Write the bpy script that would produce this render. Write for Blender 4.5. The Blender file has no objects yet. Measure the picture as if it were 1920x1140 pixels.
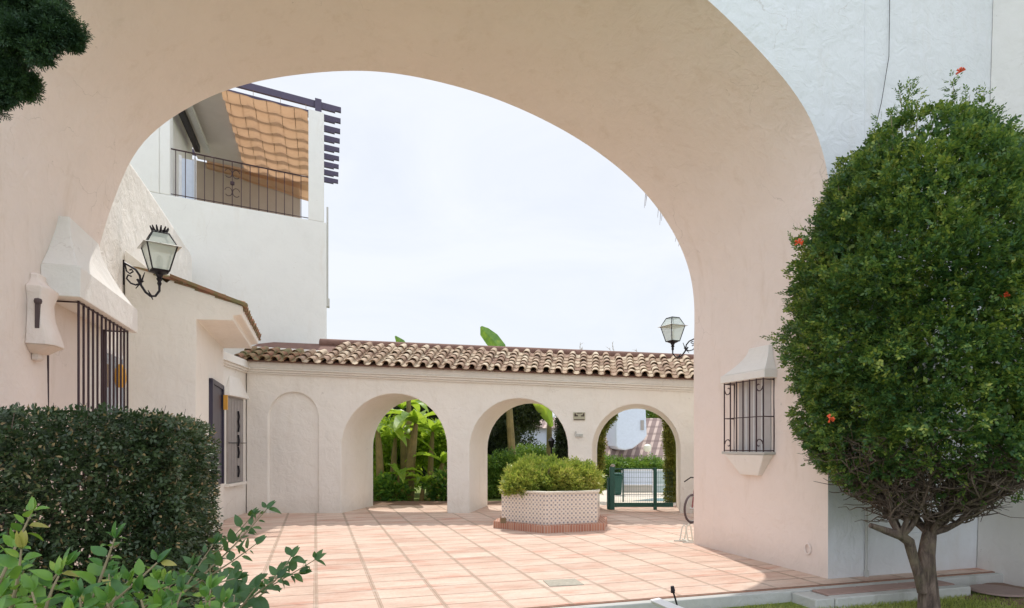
import bpy, math, random
import numpy as np
from mathutils import Vector, noise
random.seed(7); RNG = np.random.default_rng(11)
SC = bpy.context.scene; COL = SC.collection
AN = math.radians(17.05); CA, SA = math.cos(AN), math.sin(AN)
PI = math.pi
def Aw(X, Y, z=0.0): return (X*CA - Y*SA, X*SA + Y*CA, z)      # street grid of the archway -> world
def P(px, py, t): return ((px-960)/1200*t, t, 1.5+(835-py)/1200*t)
# ------------------------------------------------------------------ mesh helpers
class MB:
    def __init__(s): s.v = []; s.f = []
    def add(s, v, f):
        o = len(s.v); s.v += [tuple(p) for p in v]; s.f += [tuple(i+o for i in q) for q in f]; return s
    def hexa(s, p):   # p: 4 bottom ccw, 4 top ccw
        return s.add(p, [(3,2,1,0),(4,5,6,7),(0,1,5,4),(1,2,6,5),(2,3,7,6),(3,0,4,7)])
    def box(s, a, b, fr=None):
        fr = fr or (lambda x,y,z:(x,y,z))
        x0,y0,z0 = [min(a[i],b[i]) for i in range(3)]; x1,y1,z1 = [max(a[i],b[i]) for i in range(3)]
        return s.hexa([fr(x0,y0,z0),fr(x1,y0,z0),fr(x1,y1,z0),fr(x0,y1,z0),fr(x0,y0,z1),fr(x1,y0,z1),fr(x1,y1,z1),fr(x0,y1,z1)])
    def prism(s, front, back, cap0=True, cap1=True):
        n = len(front); f = [(i,(i+1)%n,n+(i+1)%n,n+i) for i in range(n)]
        if cap0: f.append(tuple(range(n-1,-1,-1)))
        if cap1: f.append(tuple(range(n,2*n)))
        return s.add(list(front)+list(back), f)
    def tube(s, pts, r, n=6, cap=True):
        pts = [Vector(p) for p in pts]
        if len(pts) < 2: return s
        rs = r if isinstance(r,(list,tuple)) else [r]*len(pts)
        up = Vector((.13,.21,.97)); vs = []; pn = None
        for i,p in enumerate(pts):
            d = (pts[min(i+1,len(pts)-1)]-pts[max(i-1,0)])
            if d.length < 1e-9: d = Vector((0,0,1))
            d.normalize()
            if pn is None:
                a = d.cross(up)
                if a.length < .1: a = d.cross(Vector((1,0,0)))
            else:
                a = pn - d*pn.dot(d)
                if a.length < 1e-4: a = d.cross(up)
            a.normalize(); pn = a; b = d.cross(a)
            for k in range(n):
                t = 2*PI*k/n; vs.append(tuple(p + (a*math.cos(t)+b*math.sin(t))*rs[i]))
        m = len(pts); f = []
        for i in range(m-1):
            for k in range(n):
                f.append((i*n+k, i*n+(k+1)%n, (i+1)*n+(k+1)%n, (i+1)*n+k))
        if cap: f.append(tuple(range(n-1,-1,-1))); f.append(tuple((m-1)*n+k for k in range(n)))
        return s.add(vs, f)
    def lathe(s, prof, c, n=20):
        vs = []
        for r,z in prof:
            for k in range(n):
                t = 2*PI*k/n; vs.append((c[0]+r*math.cos(t), c[1]+r*math.sin(t), c[2]+z))
        f = [(i*n+k,i*n+(k+1)%n,(i+1)*n+(k+1)%n,(i+1)*n+k) for i in range(len(prof)-1) for k in range(n)]
        return s.add(vs, f)
    def grid(s, fn, nu, nv):
        vs = [fn(i/nu, j/nv) for i in range(nu+1) for j in range(nv+1)]
        w = nv+1
        return s.add(vs, [(i*w+j,(i+1)*w+j,(i+1)*w+j+1,i*w+j+1) for i in range(nu) for j in range(nv)])
def origin(o): return Vector(o.get('_o', (0,0,0))) if o else Vector((0,0,0))
def _fin(o, parent, base):
    COL.objects.link(o)
    if parent:
        o.parent = parent; o.location = (0,0,0)
    else: o.location = base
    o['_o'] = tuple(base)
    return o
def build(name, mb, mat, parent=None, base=None, smooth=False, bevel=0, angle=35):
    base = Vector(parent['_o']) if parent else Vector(base or (0,0,0))
    me = bpy.data.meshes.new(name)
    v = np.array(mb.v, dtype=float) - np.array(base)
    me.from_pydata([tuple(x) for x in v], [], mb.f); me.update()
    import bmesh
    bm = bmesh.new(); bm.from_mesh(me); bmesh.ops.remove_doubles(bm, verts=bm.verts, dist=1e-5)
    bmesh.ops.recalc_face_normals(bm, faces=bm.faces); bm.to_mesh(me); bm.free()
    me.materials.append(mat)
    if smooth or bevel:
        me.polygons.foreach_set('use_smooth', [True]*len(me.polygons))
        me.set_sharp_from_angle(angle=math.radians(angle))
    o = bpy.data.objects.new(name, me); _fin(o, parent, base)
    if bevel:
        m = o.modifiers.new('bevel','BEVEL'); m.width = bevel; m.segments = 3; m.limit_method='ANGLE'; m.angle_limit=math.radians(40)
        m.harden_normals = False
    return o
def build_np(name, V, F, mat, parent=None, base=None, smooth=False):
    base = np.array(parent['_o']) if parent else np.array(base if base is not None else (0,0,0), dtype=float)
    V = V - base; k = F.shape[1]
    me = bpy.data.meshes.new(name); me.vertices.add(len(V)); me.vertices.foreach_set('co', V.astype(np.float32).ravel())
    me.loops.add(F.size); me.loops.foreach_set('vertex_index', F.astype(np.int32).ravel())
    me.polygons.add(len(F)); me.polygons.foreach_set('loop_start', np.arange(0,F.size,k,dtype=np.int32))
    me.update(calc_edges=True); me.validate()
    if smooth: me.polygons.foreach_set('use_smooth',[True]*len(me.polygons))
    me.materials.append(mat)
    o = bpy.data.objects.new(name, me); return _fin(o, parent, Vector(base))
def thing(name, label, cat, base, group=None):
    o = bpy.data.objects.new(name, None); o.empty_display_size = .2; COL.objects.link(o); o.location = base; o['_o'] = tuple(base)
    return tag(o, label, cat, group)
def tag(o, label=None, cat=None, group=None, kind=None):
    if label: o['label'] = label
    if cat: o['category'] = cat
    if group: o['group'] = group
    if kind: o['kind'] = kind
    return o
# ------------------------------------------------------------------ materials
def newmat(name):
    m = bpy.data.materials.new(name); m.use_nodes = True; nt = m.node_tree
    return m, nt, nt.nodes['Principled BSDF']
def N(nt, t, **k):
    n = nt.nodes.new(t)
    for a,b in k.items():
        if a in n.inputs: n.inputs[a].default_value = b
        else: setattr(n, a, b)
    return n
def L(nt, a, b): nt.links.new(a, b)
def ramp(nt, fac, stops, interp='LINEAR'):
    r = N(nt,'ShaderNodeValToRGB'); r.color_ramp.interpolation = interp
    e = r.color_ramp.elements
    while len(e) < len(stops): e.new(.5)
    for i,(p,c) in enumerate(stops): e[i].position = p; e[i].color = (*c,1) if len(c)==3 else c
    L(nt, fac, r.inputs[0]); return r.outputs[0]
def mixc(nt, fac, a, b, mode='MIX'):
    m = N(nt,'ShaderNodeMix', data_type='RGBA', blend_type=mode)
    for s,v in ((m.inputs[0],fac),(m.inputs[6],a),(m.inputs[7],b)):
        if isinstance(v,(int,float)): s.default_value = v
        elif isinstance(v,tuple): s.default_value = (*v,1)
        else: L(nt, v, s)
    return m.outputs[2]
def math_(nt, op, a, b=0.0, c=0.0):
    m = N(nt,'ShaderNodeMath', operation=op)
    for s,v in zip(m.inputs,(a,b,c)):
        if isinstance(v,(int,float)): s.default_value = v
        else: L(nt, v, s)
    return m.outputs[0]
def coords(nt, scale=(1,1,1), rot=(0,0,0), loc=(0,0,0), kind='Object'):
    tc = N(nt,'ShaderNodeTexCoord'); mp = N(nt,'ShaderNodeMapping'); mp.inputs['Scale'].default_value = scale
    mp.inputs['Rotation'].default_value = rot; mp.inputs['Location'].default_value = loc
    L(nt, tc.outputs[kind], mp.inputs[0]); return mp.outputs[0]
def noise_(nt, vec, scale, detail=6, rough=.6, dist=0):
    n = N(nt,'ShaderNodeTexNoise', Scale=scale, Detail=detail, Roughness=rough, Distortion=dist); L(nt, vec, n.inputs['Vector']); return n.outputs['Fac']
def bump(nt, h, strength, dist=.01, prev=None):
    b = N(nt,'ShaderNodeBump', Strength=strength, Distance=dist); L(nt, h, b.inputs['Height'])
    if prev is not None: L(nt, prev, b.inputs['Normal'])
    return b.outputs[0]
def simple(name, col, rough=.6, metal=0, bumps=0, scale=40, var=.12):
    m, nt, p = newmat(name); v = coords(nt)
    n = noise_(nt, v, scale*.3, 5)
    c = mixc(nt, n, tuple(x*(1-var) for x in col), tuple(min(1,x*(1+var)) for x in col))
    L(nt, c, p.inputs['Base Color']); p.inputs['Roughness'].default_value = rough; p.inputs['Metallic'].default_value = metal
    if bumps: L(nt, bump(nt, noise_(nt, v, scale, 6), bumps), p.inputs['Normal'])
    return m
def plaster(name, col, dirt=.5, b1=.5, warm=(.55,.45,.33), trowel=(1,1,1)):
    m, nt, p = newmat(name); v = coords(nt); vt = coords(nt, scale=trowel)
    big = noise_(nt, v, .7, 5, .6); mid = noise_(nt, vt, 5, 6, .62, 1.2); fine = noise_(nt, vt, 34, 5, .6); lump = noise_(nt, vt, 2.0, 3, .5)
    c = mixc(nt, big, tuple(x*.93 for x in col), tuple(min(1,x*1.03) for x in col))
    st = ramp(nt, noise_(nt, coords(nt, scale=(2.2,2.2,.5)), 1.6, 8, .72), [(.55,(0,0,0)),(.82,(1,1,1))])
    c = mixc(nt, math_(nt,'MULTIPLY',st,dirt*.45), c, warm)
    # fine hairline scuffs
    vo = N(nt,'ShaderNodeTexVoronoi', feature='DISTANCE_TO_EDGE', Scale=1.1); 
    dv = N(nt,'ShaderNodeVectorMath', operation='ADD'); L(nt, v, dv.inputs[0])
    nn = N(nt,'ShaderNodeTexNoise', Scale=3.0, Detail=6); L(nt, v, nn.inputs['Vector']); sc = N(nt,'ShaderNodeVectorMath', operation='SCALE'); sc.inputs['Scale'].default_value = .5
    L(nt, nn.outputs['Color'], sc.inputs[0]); L(nt, sc.outputs[0], dv.inputs[1]); L(nt, dv.outputs[0], vo.inputs['Vector'])
    cr = ramp(nt, vo.outputs[0], [(0,(1,1,1)),(.006,(0,0,0))])
    gate = ramp(nt, noise_(nt, v, .9, 4), [(.56,(0,0,0)),(.64,(1,1,1))])
    c = mixc(nt, math_(nt,'MULTIPLY',math_(nt,'MULTIPLY',cr,gate),.42), c, (.4,.33,.27))
    sp = N(nt,'ShaderNodeTexVoronoi', Scale=5.5); L(nt, dv.outputs[0], sp.inputs['Vector'])
    spk = math_(nt,'MULTIPLY', math_(nt,'LESS_THAN', sp.outputs['Distance'], .07), ramp(nt, noise_(nt, v, 1.9, 3), [(.55,(0,0,0)),(.6,(1,1,1))]))
    c = mixc(nt, math_(nt,'MULTIPLY',spk,.3), c, (.38,.3,.24))
    zz_ = N(nt,'ShaderNodeSeparateXYZ'); L(nt, v, zz_.inputs[0])
    gr = ramp(nt, math_(nt,'ADD', zz_.outputs[2], math_(nt,'MULTIPLY', mid, .35)), [(.12,(1,1,1)),(.55,(0,0,0))])
    c = mixc(nt, math_(nt,'MULTIPLY', gr, .30 if dirt < 1 else 0), c, (.40,.35,.28))
    blot = ramp(nt, noise_(nt, v, 2.6, 8, .75), [(.48,(0,0,0)),(.75,(1,1,1))]); c = mixc(nt, math_(nt,'MULTIPLY', blot, .16), c, tuple(x*.72 for x in col))
    L(nt, c, p.inputs['Base Color']); p.inputs['Roughness'].default_value = .9; p.inputs['Specular IOR Level'].default_value = .2
    n1 = bump(nt, lump, b1*.55, .09); n2 = bump(nt, mid, b1, .022, n1); n3 = bump(nt, fine, b1*.5, .005, n2)
    L(nt, n3, p.inputs['Normal']); return m
def leafmat(name, stops, trans=.3, rough=.45, clump=2.2, tcol=(.35,.5,.05), fleck=None, spec=.35):
    m, nt, p = newmat(name); g = N(nt,'ShaderNodeNewGeometry'); v = coords(nt)
    n = noise_(nt, v, clump, 4, .6)
    f = math_(nt,'ADD', math_(nt,'MULTIPLY', g.outputs['Random Per Island'], .5), math_(nt,'SUBTRACT', math_(nt,'MULTIPLY', n, 1.5), .48))
    c = ramp(nt, f, stops)
    if fleck: c = mixc(nt, math_(nt,'GREATER_THAN', g.outputs['Random Per Island'], .94), c, fleck)
    L(nt, c, p.inputs['Base Color']); p.inputs['Roughness'].default_value = rough
    p.inputs['Specular IOR Level'].default_value = spec
    tr = N(nt,'ShaderNodeBsdfTranslucent'); L(nt, mixc(nt,.5,c,tcol), tr.inputs[0])
    mx = N(nt,'ShaderNodeMixShader'); mx.inputs[0].default_value = trans
    L(nt, p.outputs[0], mx.inputs[1]); L(nt, tr.outputs[0], mx.inputs[2]); L(nt, mx.outputs[0], nt.nodes['Material Output'].inputs[0])
    return m
M = {}
M['plaster'] = plaster('white_plaster', (.84,.81,.765), .35, .6)
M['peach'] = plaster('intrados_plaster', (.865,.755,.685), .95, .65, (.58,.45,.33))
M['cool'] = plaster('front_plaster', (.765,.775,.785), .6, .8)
M['rough'] = plaster('rough_plaster', (.88,.84,.78), .3, 1.3)
M['arcade'] = plaster('arcade_plaster', (.87,.825,.755), .6, .75)
M['tower'] = plaster('apartment_plaster', (.76,.755,.72), .6, .3)
M['iron'] = simple('black_iron', (.02,.017,.022), .45, .6)
M['grille'] = simple('brown_iron', (.055,.03,.035), .5, .5)
M['steel'] = simple('brushed_steel', (.55,.54,.52), .3, .9)
M['lwood'] = simple('dark_timber', (.075,.06,.10), .7, 0, .3)
M['glassy'], _nt, _p = newmat('lantern_glass')
_p.inputs['Base Color'].default_value = (.70,.78,.72,1); _p.inputs['Roughness'].default_value = .25; _p.inputs['Alpha'].default_value = .55
M['window'], _nt, _p = newmat('window_glass'); _p.inputs['Base Color'].default_value = (.30,.36,.44,1); _p.inputs['Roughness'].default_value = .08
_p.inputs['Metallic'].default_value = .6
M['white'] = simple('white_paint', (.8,.8,.8), .45)
M['bluewhite'] = simple('pale_blue_paint', (.62,.68,.78), .5)
M['greywall'] = plaster('concrete_kerb', (.52,.515,.48), 1.6, .8, (.22,.20,.15))
M['green'] = simple('green_enamel', (.02,.09,.07), .4, .2)
M['shutter'] = simple('grey_shutter', (.36,.33,.31), .7, 0, .4)
M['dark'] = simple('dark_opening', (.03,.025,.05), .4)
M['amber'] = simple('amber_ceramic', (.75,.38,.05), .4)
def bark_mat():
    m, nt, p = newmat('bark'); v = coords(nt, scale=(1,1,.22)); n = noise_(nt, v, 22, 8, .7, .6); k = noise_(nt, coords(nt), 5, 6, .7)
    c = ramp(nt, n, [(.3,(.045,.03,.024)),(.5,(.13,.09,.07)),(.7,(.27,.21,.17))]); c = mixc(nt, ramp(nt,k,[(.5,(0,0,0)),(.65,(1,1,1))]), c, (.20,.17,.10), 'MIX')
    c = mixc(nt, .5, c, ramp(nt, n, [(.35,(.04,.03,.025)),(.65,(.24,.17,.13))])); L(nt, c, p.inputs['Base Color']); p.inputs['Roughness'].default_value = .95
    L(nt, bump(nt, n, 1.0, .03), p.inputs['Normal']); return m
M['bark'] = bark_mat()
M['twig'] = simple('twig_bark', (.16,.105,.085), .9, 0, .5, 50, .4)
M['stem'] = simple('green_stem', (.28,.22,.13), .8, 0, .4, 50, .3)
M['ban_stem'] = simple('banana_stem', (.19,.145,.05), .7, 0, .6, 12, .9)
M['rubber'] = simple('tyre_rubber', (.09,.06,.06), .7)
M['red'] = simple('red_petal', (.75,.10,.03), .5)
M['brownwall'] = simple('tan_curtain', (.36,.29,.23), .85, 0, .4, 14)
M['ceil'] = simple('taupe_awning', (.50,.46,.42), .85, 0, .3, 10)
M['soil'] = simple('soil', (.20,.12,.08), .95, 0, 1.0, 20, .4)
M['orange'] = leafmat('orange_shade_cloth', [(0,(.52,.33,.20)),(1,(.58,.38,.24))], .42, .9, .5, (.62,.38,.22))
M['leaf_tree'] = leafmat('tree_leaf', [(0,(.010,.040,.02)),(.32,(.034,.098,.034)),(.6,(.105,.19,.045)),(.83,(.27,.33,.06)),(1,(.44,.44,.09))], .26, .42, 3.2)
M['leaf_hedge'] = leafmat('hedge_leaf', [(0,(.018,.030,.014)),(.5,(.05,.078,.032)),(.86,(.11,.14,.06)),(1,(.24,.22,.10))], .14, .38, 2.5, (.1,.2,.05), (.36,.25,.12), .4)
M['leaf_fore'] = leafmat('bright_leaf', [(0,(.018,.07,.025)),(.35,(.055,.17,.035)),(.7,(.16,.31,.04)),(1,(.36,.44,.06))], .32, .36, 7, (.35,.5,.05), (.38,.34,.09), .5)
M['leaf_sprig'] = leafmat('dark_sprig_leaf', [(0,(.02,.06,.02)),(.6,(.05,.12,.04)),(1,(.11,.2,.06))], .25, .35, 4)
M['leaf_planter'] = leafmat('planter_leaf', [(0,(.08,.15,.03)),(.35,(.24,.32,.06)),(.7,(.46,.48,.10)),(1,(.60,.50,.15))], .35, .45, 2)
M['leaf_banana'] = leafmat('banana_leaf', [(0,(.20,.15,.05)),(.14,(.07,.18,.03)),(.6,(.26,.42,.05)),(1,(.52,.58,.10))], .5, .35, 1.2, (.6,.75,.05))
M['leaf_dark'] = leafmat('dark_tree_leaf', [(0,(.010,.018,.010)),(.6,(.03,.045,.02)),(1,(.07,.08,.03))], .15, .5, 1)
M['leaf_hedge2'] = leafmat('garden_hedge_leaf', [(0,(.03,.09,.02)),(.5,(.10,.2,.03)),(1,(.25,.33,.06))], .3, .45, 1.2)
M['leaf_ivy'] = leafmat('ivy_leaf', [(0,(.06,.07,.02)),(.5,(.16,.15,.03)),(1,(.32,.27,.06))], .35, .5, 2)
M['leaf_conifer'] = leafmat('conifer_needle', [(0,(.012,.03,.02)),(.55,(.03,.07,.03)),(1,(.08,.15,.04))], .1, .6, 5, (.05,.1,.02))
M['grass'] = leafmat('grass_blade', [(0,(.18,.24,.05)),(.5,(.34,.38,.09)),(1,(.55,.52,.2))], .4, .5, 2)
# patio tiles
def tile_mat():
    m, nt, p = newmat('terracotta_paving'); v = coords(nt, loc=(.0,-.37+.02,0))
    b = N(nt,'ShaderNodeTexBrick'); b.offset = 0; b.squash = 1
    b.inputs['Scale'].default_value = 1; b.inputs['Brick Width'].default_value = .58; b.inputs['Row Height'].default_value = .40
    b.inputs['Mortar Size'].default_value = .011; b.inputs['Mortar Smooth'].default_value = .3; b.inputs['Bias'].default_value = 0
    b.inputs['Color1'].default_value = (0,0,0,1); b.inputs['Color2'].default_value = (1,1,1,1)
    L(nt, v, b.inputs['Vector'])
    wv = N(nt,'ShaderNodeSeparateXYZ'); L(nt, v, wv.inputs[0])
    fx = math_(nt,'PINGPONG', wv.outputs[0], .29)      # 0 at long joints
    wig = math_(nt,'MULTIPLY', math_(nt,'SUBTRACT', noise_(nt, v, 3, 4), .5), .012)
    fx = math_(nt,'ADD', fx, wig)
    strip = math_(nt,'LESS_THAN', fx, .020); edge = math_(nt,'LESS_THAN', math_(nt,'ABSOLUTE', math_(nt,'SUBTRACT', fx, .019)), .005)
    tone = ramp(nt, b.outputs['Color'], [(0,(.45,.235,.17)),(.25,(.57,.37,.285)),(.7,(.66,.49,.395)),(1,(.50,.31,.235))])
    cloud = noise_(nt, coords(nt, scale=(.8,2.4,1)), 1.3, 8, .7)
    c = mixc(nt, ramp(nt, cloud, [(.3,(0,0,0)),(.72,(1,1,1))]), tone, (.74,.60,.49))
    grain = noise_(nt, v, 28, 7, .75); c = mixc(nt, math_(nt,'MULTIPLY', ramp(nt, grain, [(.35,(1,1,1)),(.6,(0,0,0))]), .35), c, (.50,.30,.22))
    red = ramp(nt, noise_(nt, coords(nt, scale=(.75,2.6,1), loc=(3.1,1.7,0)), 1.15, 7, .62), [(.53,(0,0,0)),(.70,(1,1,1))])
    c = mixc(nt, math_(nt,'MULTIPLY', red, .78), c, (.50,.20,.13))
    chip = ramp(nt, noise_(nt, coords(nt, scale=(1,2.2,1)), 6, 8, .7), [(.58,(0,0,0)),(.7,(1,1,1))])
    c = mixc(nt, math_(nt,'MULTIPLY', chip, .22), c, (.42,.22,.15))
    c = mixc(nt, math_(nt,'MULTIPLY', math_(nt,'SUBTRACT', 1, b.outputs['Fac']) if False else b.outputs['Fac'], .9), c, (.27,.17,.13))
    c = mixc(nt, math_(nt,'MULTIPLY', strip, .38), c, (.56,.44,.33))
    c = mixc(nt, math_(nt,'MULTIPLY', edge, .6), c, (.33,.23,.17))
    pale = ramp(nt, noise_(nt, coords(nt, scale=(.9,2.0,1), loc=(7,3,0)), 2.1, 8, .7), [(.50,(0,0,0)),(.68,(1,1,1))]); c = mixc(nt, math_(nt,'MULTIPLY', pale, .45), c, (.70,.62,.54))
    dirt_ = ramp(nt, noise_(nt, coords(nt, scale=(.7,1.1,1), loc=(11,5,0)), 1.7, 9, .78), [(.50,(0,0,0)),(.70,(1,1,1))]); c = mixc(nt, math_(nt,'MULTIPLY', dirt_, .42), c, (.36,.26,.19))
    L(nt, c, p.inputs['Base Color']); p.inputs['Roughness'].default_value = .75; p.inputs['Specular IOR Level'].default_value = .3
    h = math_(nt,'SUBTRACT', math_(nt,'MULTIPLY', grain, .3), math_(nt,'MAXIMUM', b.outputs['Fac'], edge))
    L(nt, bump(nt, h, .6, .006), p.inputs['Normal']); return m
M['tiles'] = tile_mat()
def roof_mat():
    m, nt, p = newmat('barrel_tile_clay'); g = N(nt,'ShaderNodeNewGeometry'); v = coords(nt)
    c = ramp(nt, g.outputs['Random Per Island'], [(0,(.26,.15,.105)),(.25,(.44,.31,.21)),(.55,(.68,.57,.42)),(.8,(.56,.42,.30)),(1,(.33,.20,.14))])
    li = ramp(nt, noise_(nt, v, 9, 8, .7), [(.42,(0,0,0)),(.66,(1,1,1))]); c = mixc(nt, math_(nt,'MULTIPLY',li,.75), c, (.17,.12,.085))
    l2 = ramp(nt, noise_(nt, v, 22, 6, .7), [(.55,(0,0,0)),(.7,(1,1,1))]); c = mixc(nt, math_(nt,'MULTIPLY',l2,.45), c, (.66,.58,.42))
    L(nt, c, p.inputs['Base Color']); p.inputs['Roughness'].default_value = .9
    L(nt, bump(nt, noise_(nt, v, 40, 6), .5, .004), p.inputs['Normal']); return m
M['roof'] = roof_mat()
def moss_mat():
    m, nt, p = newmat('mossy_tile_clay'); v = coords(nt)
    c = mixc(nt, ramp(nt, noise_(nt, v, 7, 8, .7), [(.4,(0,0,0)),(.6,(1,1,1))]), (.33,.16,.10), (.20,.19,.09))
    L(nt, c, p.inputs['Base Color']); p.inputs['Roughness'].default_value = .95; L(nt, bump(nt, noise_(nt, v, 40, 6), .8, .006), p.inputs['Normal']); return m
M['moss'] = moss_mat()
M['ridge'] = simple('ridge_clay', (.19,.105,.08), .9, 0, .8, 20, .4)
def azulejo():
    m, nt, p = newmat('patterned_ceramic'); tc = N(nt,'ShaderNodeUVMap'); mp = N(nt,'ShaderNodeMapping'); L(nt, tc.outputs[0], mp.inputs[0])
    s = N(nt,'ShaderNodeSeparateXYZ'); L(nt, mp.outputs[0], s.inputs[0])
    T = .078
    a = math_(nt,'PINGPONG', s.outputs[0], T/2); b = math_(nt,'PINGPONG', s.outputs[1], T/2)
    r1 = math_(nt,'SQRT', math_(nt,'ADD', math_(nt,'POWER',a,2.0), math_(nt,'POWER',b,2.0)))
    dot = math_(nt,'LESS_THAN', r1, .017)
    a2 = math_(nt,'SUBTRACT', T/2, a); b2 = math_(nt,'SUBTRACT', T/2, b)
    r2 = math_(nt,'ADD', a2, b2); dia = math_(nt,'LESS_THAN', r2, .017)
    ring = math_(nt,'LESS_THAN', math_(nt,'ABSOLUTE', math_(nt,'SUBTRACT', math_(nt,'MAXIMUM', a2, b2), .026)), .0035)
    n = noise_(nt, mp.outputs[0], 5, 5)
    c = mixc(nt, n, (.78,.72,.63), (.84,.79,.72))
    c = mixc(nt, math_(nt,'MULTIPLY', ring, .5), c, (.45,.25,.16)); c = mixc(nt, math_(nt,'MULTIPLY',dia,.7), c, (.18,.10,.08)); c = mixc(nt, math_(nt,'MULTIPLY',dot,.7), c, (.05,.07,.13))
    L(nt, c, p.inputs['Base Color']); p.inputs['Roughness'].default_value = .25; return m
M['azulejo'] = azulejo()
def brickedge():
    m, nt, p = newmat('brick_edging'); tc = N(nt,'ShaderNodeUVMap')
    b = N(nt,'ShaderNodeTexBrick'); b.offset = 0; L(nt, tc.outputs[0], b.inputs['Vector'])
    b.inputs['Scale'].default_value = 1; b.inputs['Brick Width'].default_value = .052; b.inputs['Row Height'].default_value = .4; b.inputs['Mortar Size'].default_value = .005
    b.inputs['Color1'].default_value = (.40,.17,.11,1); b.inputs['Color2'].default_value = (.52,.27,.18,1); b.inputs['Mortar'].default_value = (.55,.45,.38,1)
    L(nt, b.outputs[0], p.inputs['Base Color']); p.inputs['Roughness'].default_value = .85; return m
M['brick'] = brickedge()
def grassground():
    m, nt, p = newmat('lawn_ground'); v = coords(nt)
    c = ramp(nt, noise_(nt, v, 3, 8, .7), [(.3,(.10,.15,.03)),(.6,(.22,.26,.06)),(.75,(.26,.20,.10))])
    L(nt, c, p.inputs['Base Color']); p.inputs['Roughness'].default_value = .95; L(nt, bump(nt, noise_(nt, v, 60, 5), 1, .02), p.inputs['Normal']); return m
M['lawn'] = grassground()
def lattice():
    m, nt, p = newmat('far_tile_roof'); v = coords(nt, rot=(0,0,0))
    s = N(nt,'ShaderNodeSeparateXYZ'); L(nt, v, s.inputs[0])
    u = math_(nt,'ADD', math_(nt,'MULTIPLY', s.outputs[0], .9), math_(nt,'MULTIPLY', s.outputs[2], -.55))
    w = math_(nt,'PINGPONG', u, .16); k = math_(nt,'LESS_THAN', w, .06)
    w2 = math_(nt,'PINGPONG', math_(nt,'ADD', s.outputs[2], 0.0), .17); k2 = math_(nt,'LESS_THAN', w2, .05)
    c = mixc(nt, k, (.24,.17,.15), (.50,.38,.32)); c = mixc(nt, math_(nt,'MULTIPLY',k2,.5), c, (.15,.10,.09))
    L(nt, c, p.inputs['Base Color']); p.inputs['Roughness'].default_value = .9; return m
M['lattice'] = lattice()
M['blue_shadow'], _nt, _p = newmat('blue_shadow_strip'); _p.inputs['Base Color'].default_value = (.12,.28,.33,1); _p.inputs['Roughness'].default_value = .05
M['paving'] = simple('pale_paving', (.66,.58,.48), .9, 0, .4, 20)
# ------------------------------------------------------------------ leaves
def rot_dirs(n, up=0.0, rng=RNG):
    d = rng.normal(size=(n,3)); d[:,2] += up; return d/np.linalg.norm(d,axis=1,keepdims=True)
def unit(a): return a/np.maximum(np.linalg.norm(a,axis=1,keepdims=True),1e-9)
def leafmesh(C, D, Nn, Ln, W):
    """rhombic leaves: base C, direction D, normal Nn"""
    S = unit(np.cross(D,Nn)); Ln = np.asarray(Ln).reshape(-1,1)*np.ones((len(C),1)); W = np.asarray(W).reshape(-1,1)*np.ones((len(C),1))
    Nn = unit(np.cross(S,D))
    V = np.stack([C, C+D*Ln*.45+S*W*.5+Nn*W*.12, C+D*Ln, C+D*Ln*.45-S*W*.5+Nn*W*.12],1).reshape(-1,3)
    F = np.arange(len(C)*4).reshape(-1,4); return V, F
def sprays(C, D, k=4, leaf=.03, width=.014, spread=.9, rng=RNG):
    """compound leaves at C along D with k pairs + one tip"""
    n = len(C); up = unit(rng.normal(size=(n,3))+np.array([0,0,1.2])); S = unit(np.cross(D,up)); Nn = unit(np.cross(S,D))
    cs=[];ds=[];ns=[]
    for i in range(k):
        for sg in (-1,1):
            cs.append(C + D*leaf*(.35+.62*i)); ds.append(unit(D*.55+S*sg*spread+rng.normal(size=(n,3))*.2)); ns.append(unit(Nn+rng.normal(size=(n,3))*.25))
    cs.append(C+D*leaf*(.35+.62*k)); ds.append(D); ns.append(Nn)
    return np.concatenate(cs), np.concatenate(ds), np.concatenate(ns)
def bigleaf(mb, c, d, up, Ln, W, curl=.25, n=5, fold=.25):
    d = Vector(d).normalized(); s = d.cross(Vector(up))
    if s.length < .05: s = d.cross(Vector((1,0,.1)))
    s.normalize(); nn = s.cross(d); c = Vector(c); vs = []
    for i in range(n+1):
        u = i/n; w = W*.5*(math.sin(PI*min(1,u**.75))**.8 if u < 1 else 0)
        if i == 0: w = 0
        mid = c + d*Ln*u - nn*curl*Ln*u*u
        vs += [tuple(mid + s*w + nn*w*fold), tuple(mid), tuple(mid - s*w + nn*w*fold)]
    f = []
    for i in range(n):
        a = i*3; f += [(a,a+1,a+4,a+3),(a+1,a+2,a+5,a+4)]
    mb.add(vs, f)
# ------------------------------------------------------------------ main archway
ARC = [(5.5,3.0),(5.52,3.4),(5.52,3.75),(5.47,4.1),(5.32,4.49),(5.04,4.91),(4.69,5.27),(4.34,5.52),(3.9,5.77),(3.46,5.98),(2.96,6.14),(2.5,6.26),(2.15,6.33),(1.6,6.39),(1.14,6.41),(.7,6.39),(.34,6.33),(-.23,6.18),(-.65,6.04),(-1.0,5.88),(-1.28,5.71),(-1.56,5.50),(-1.80,5.28),(-1.97,5.07),(-2.09,4.86),(-2.18,4.58),(-2.26,4.35),(-2.33,4.10),(-2.42,3.76),(-2.48,3.4),(-2.5,3.0)]
_p=np.array(ARC)
for _ in range(2):
    _q=_p.copy(); _q[1:-1]=_p[1:-1]*.6+(_p[:-2]+_p[2:])*.2; _p=_q
_e=np.vstack([2*_p[0]-_p[1],_p,2*_p[-1]-_p[-2]]); ARC=[]
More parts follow.
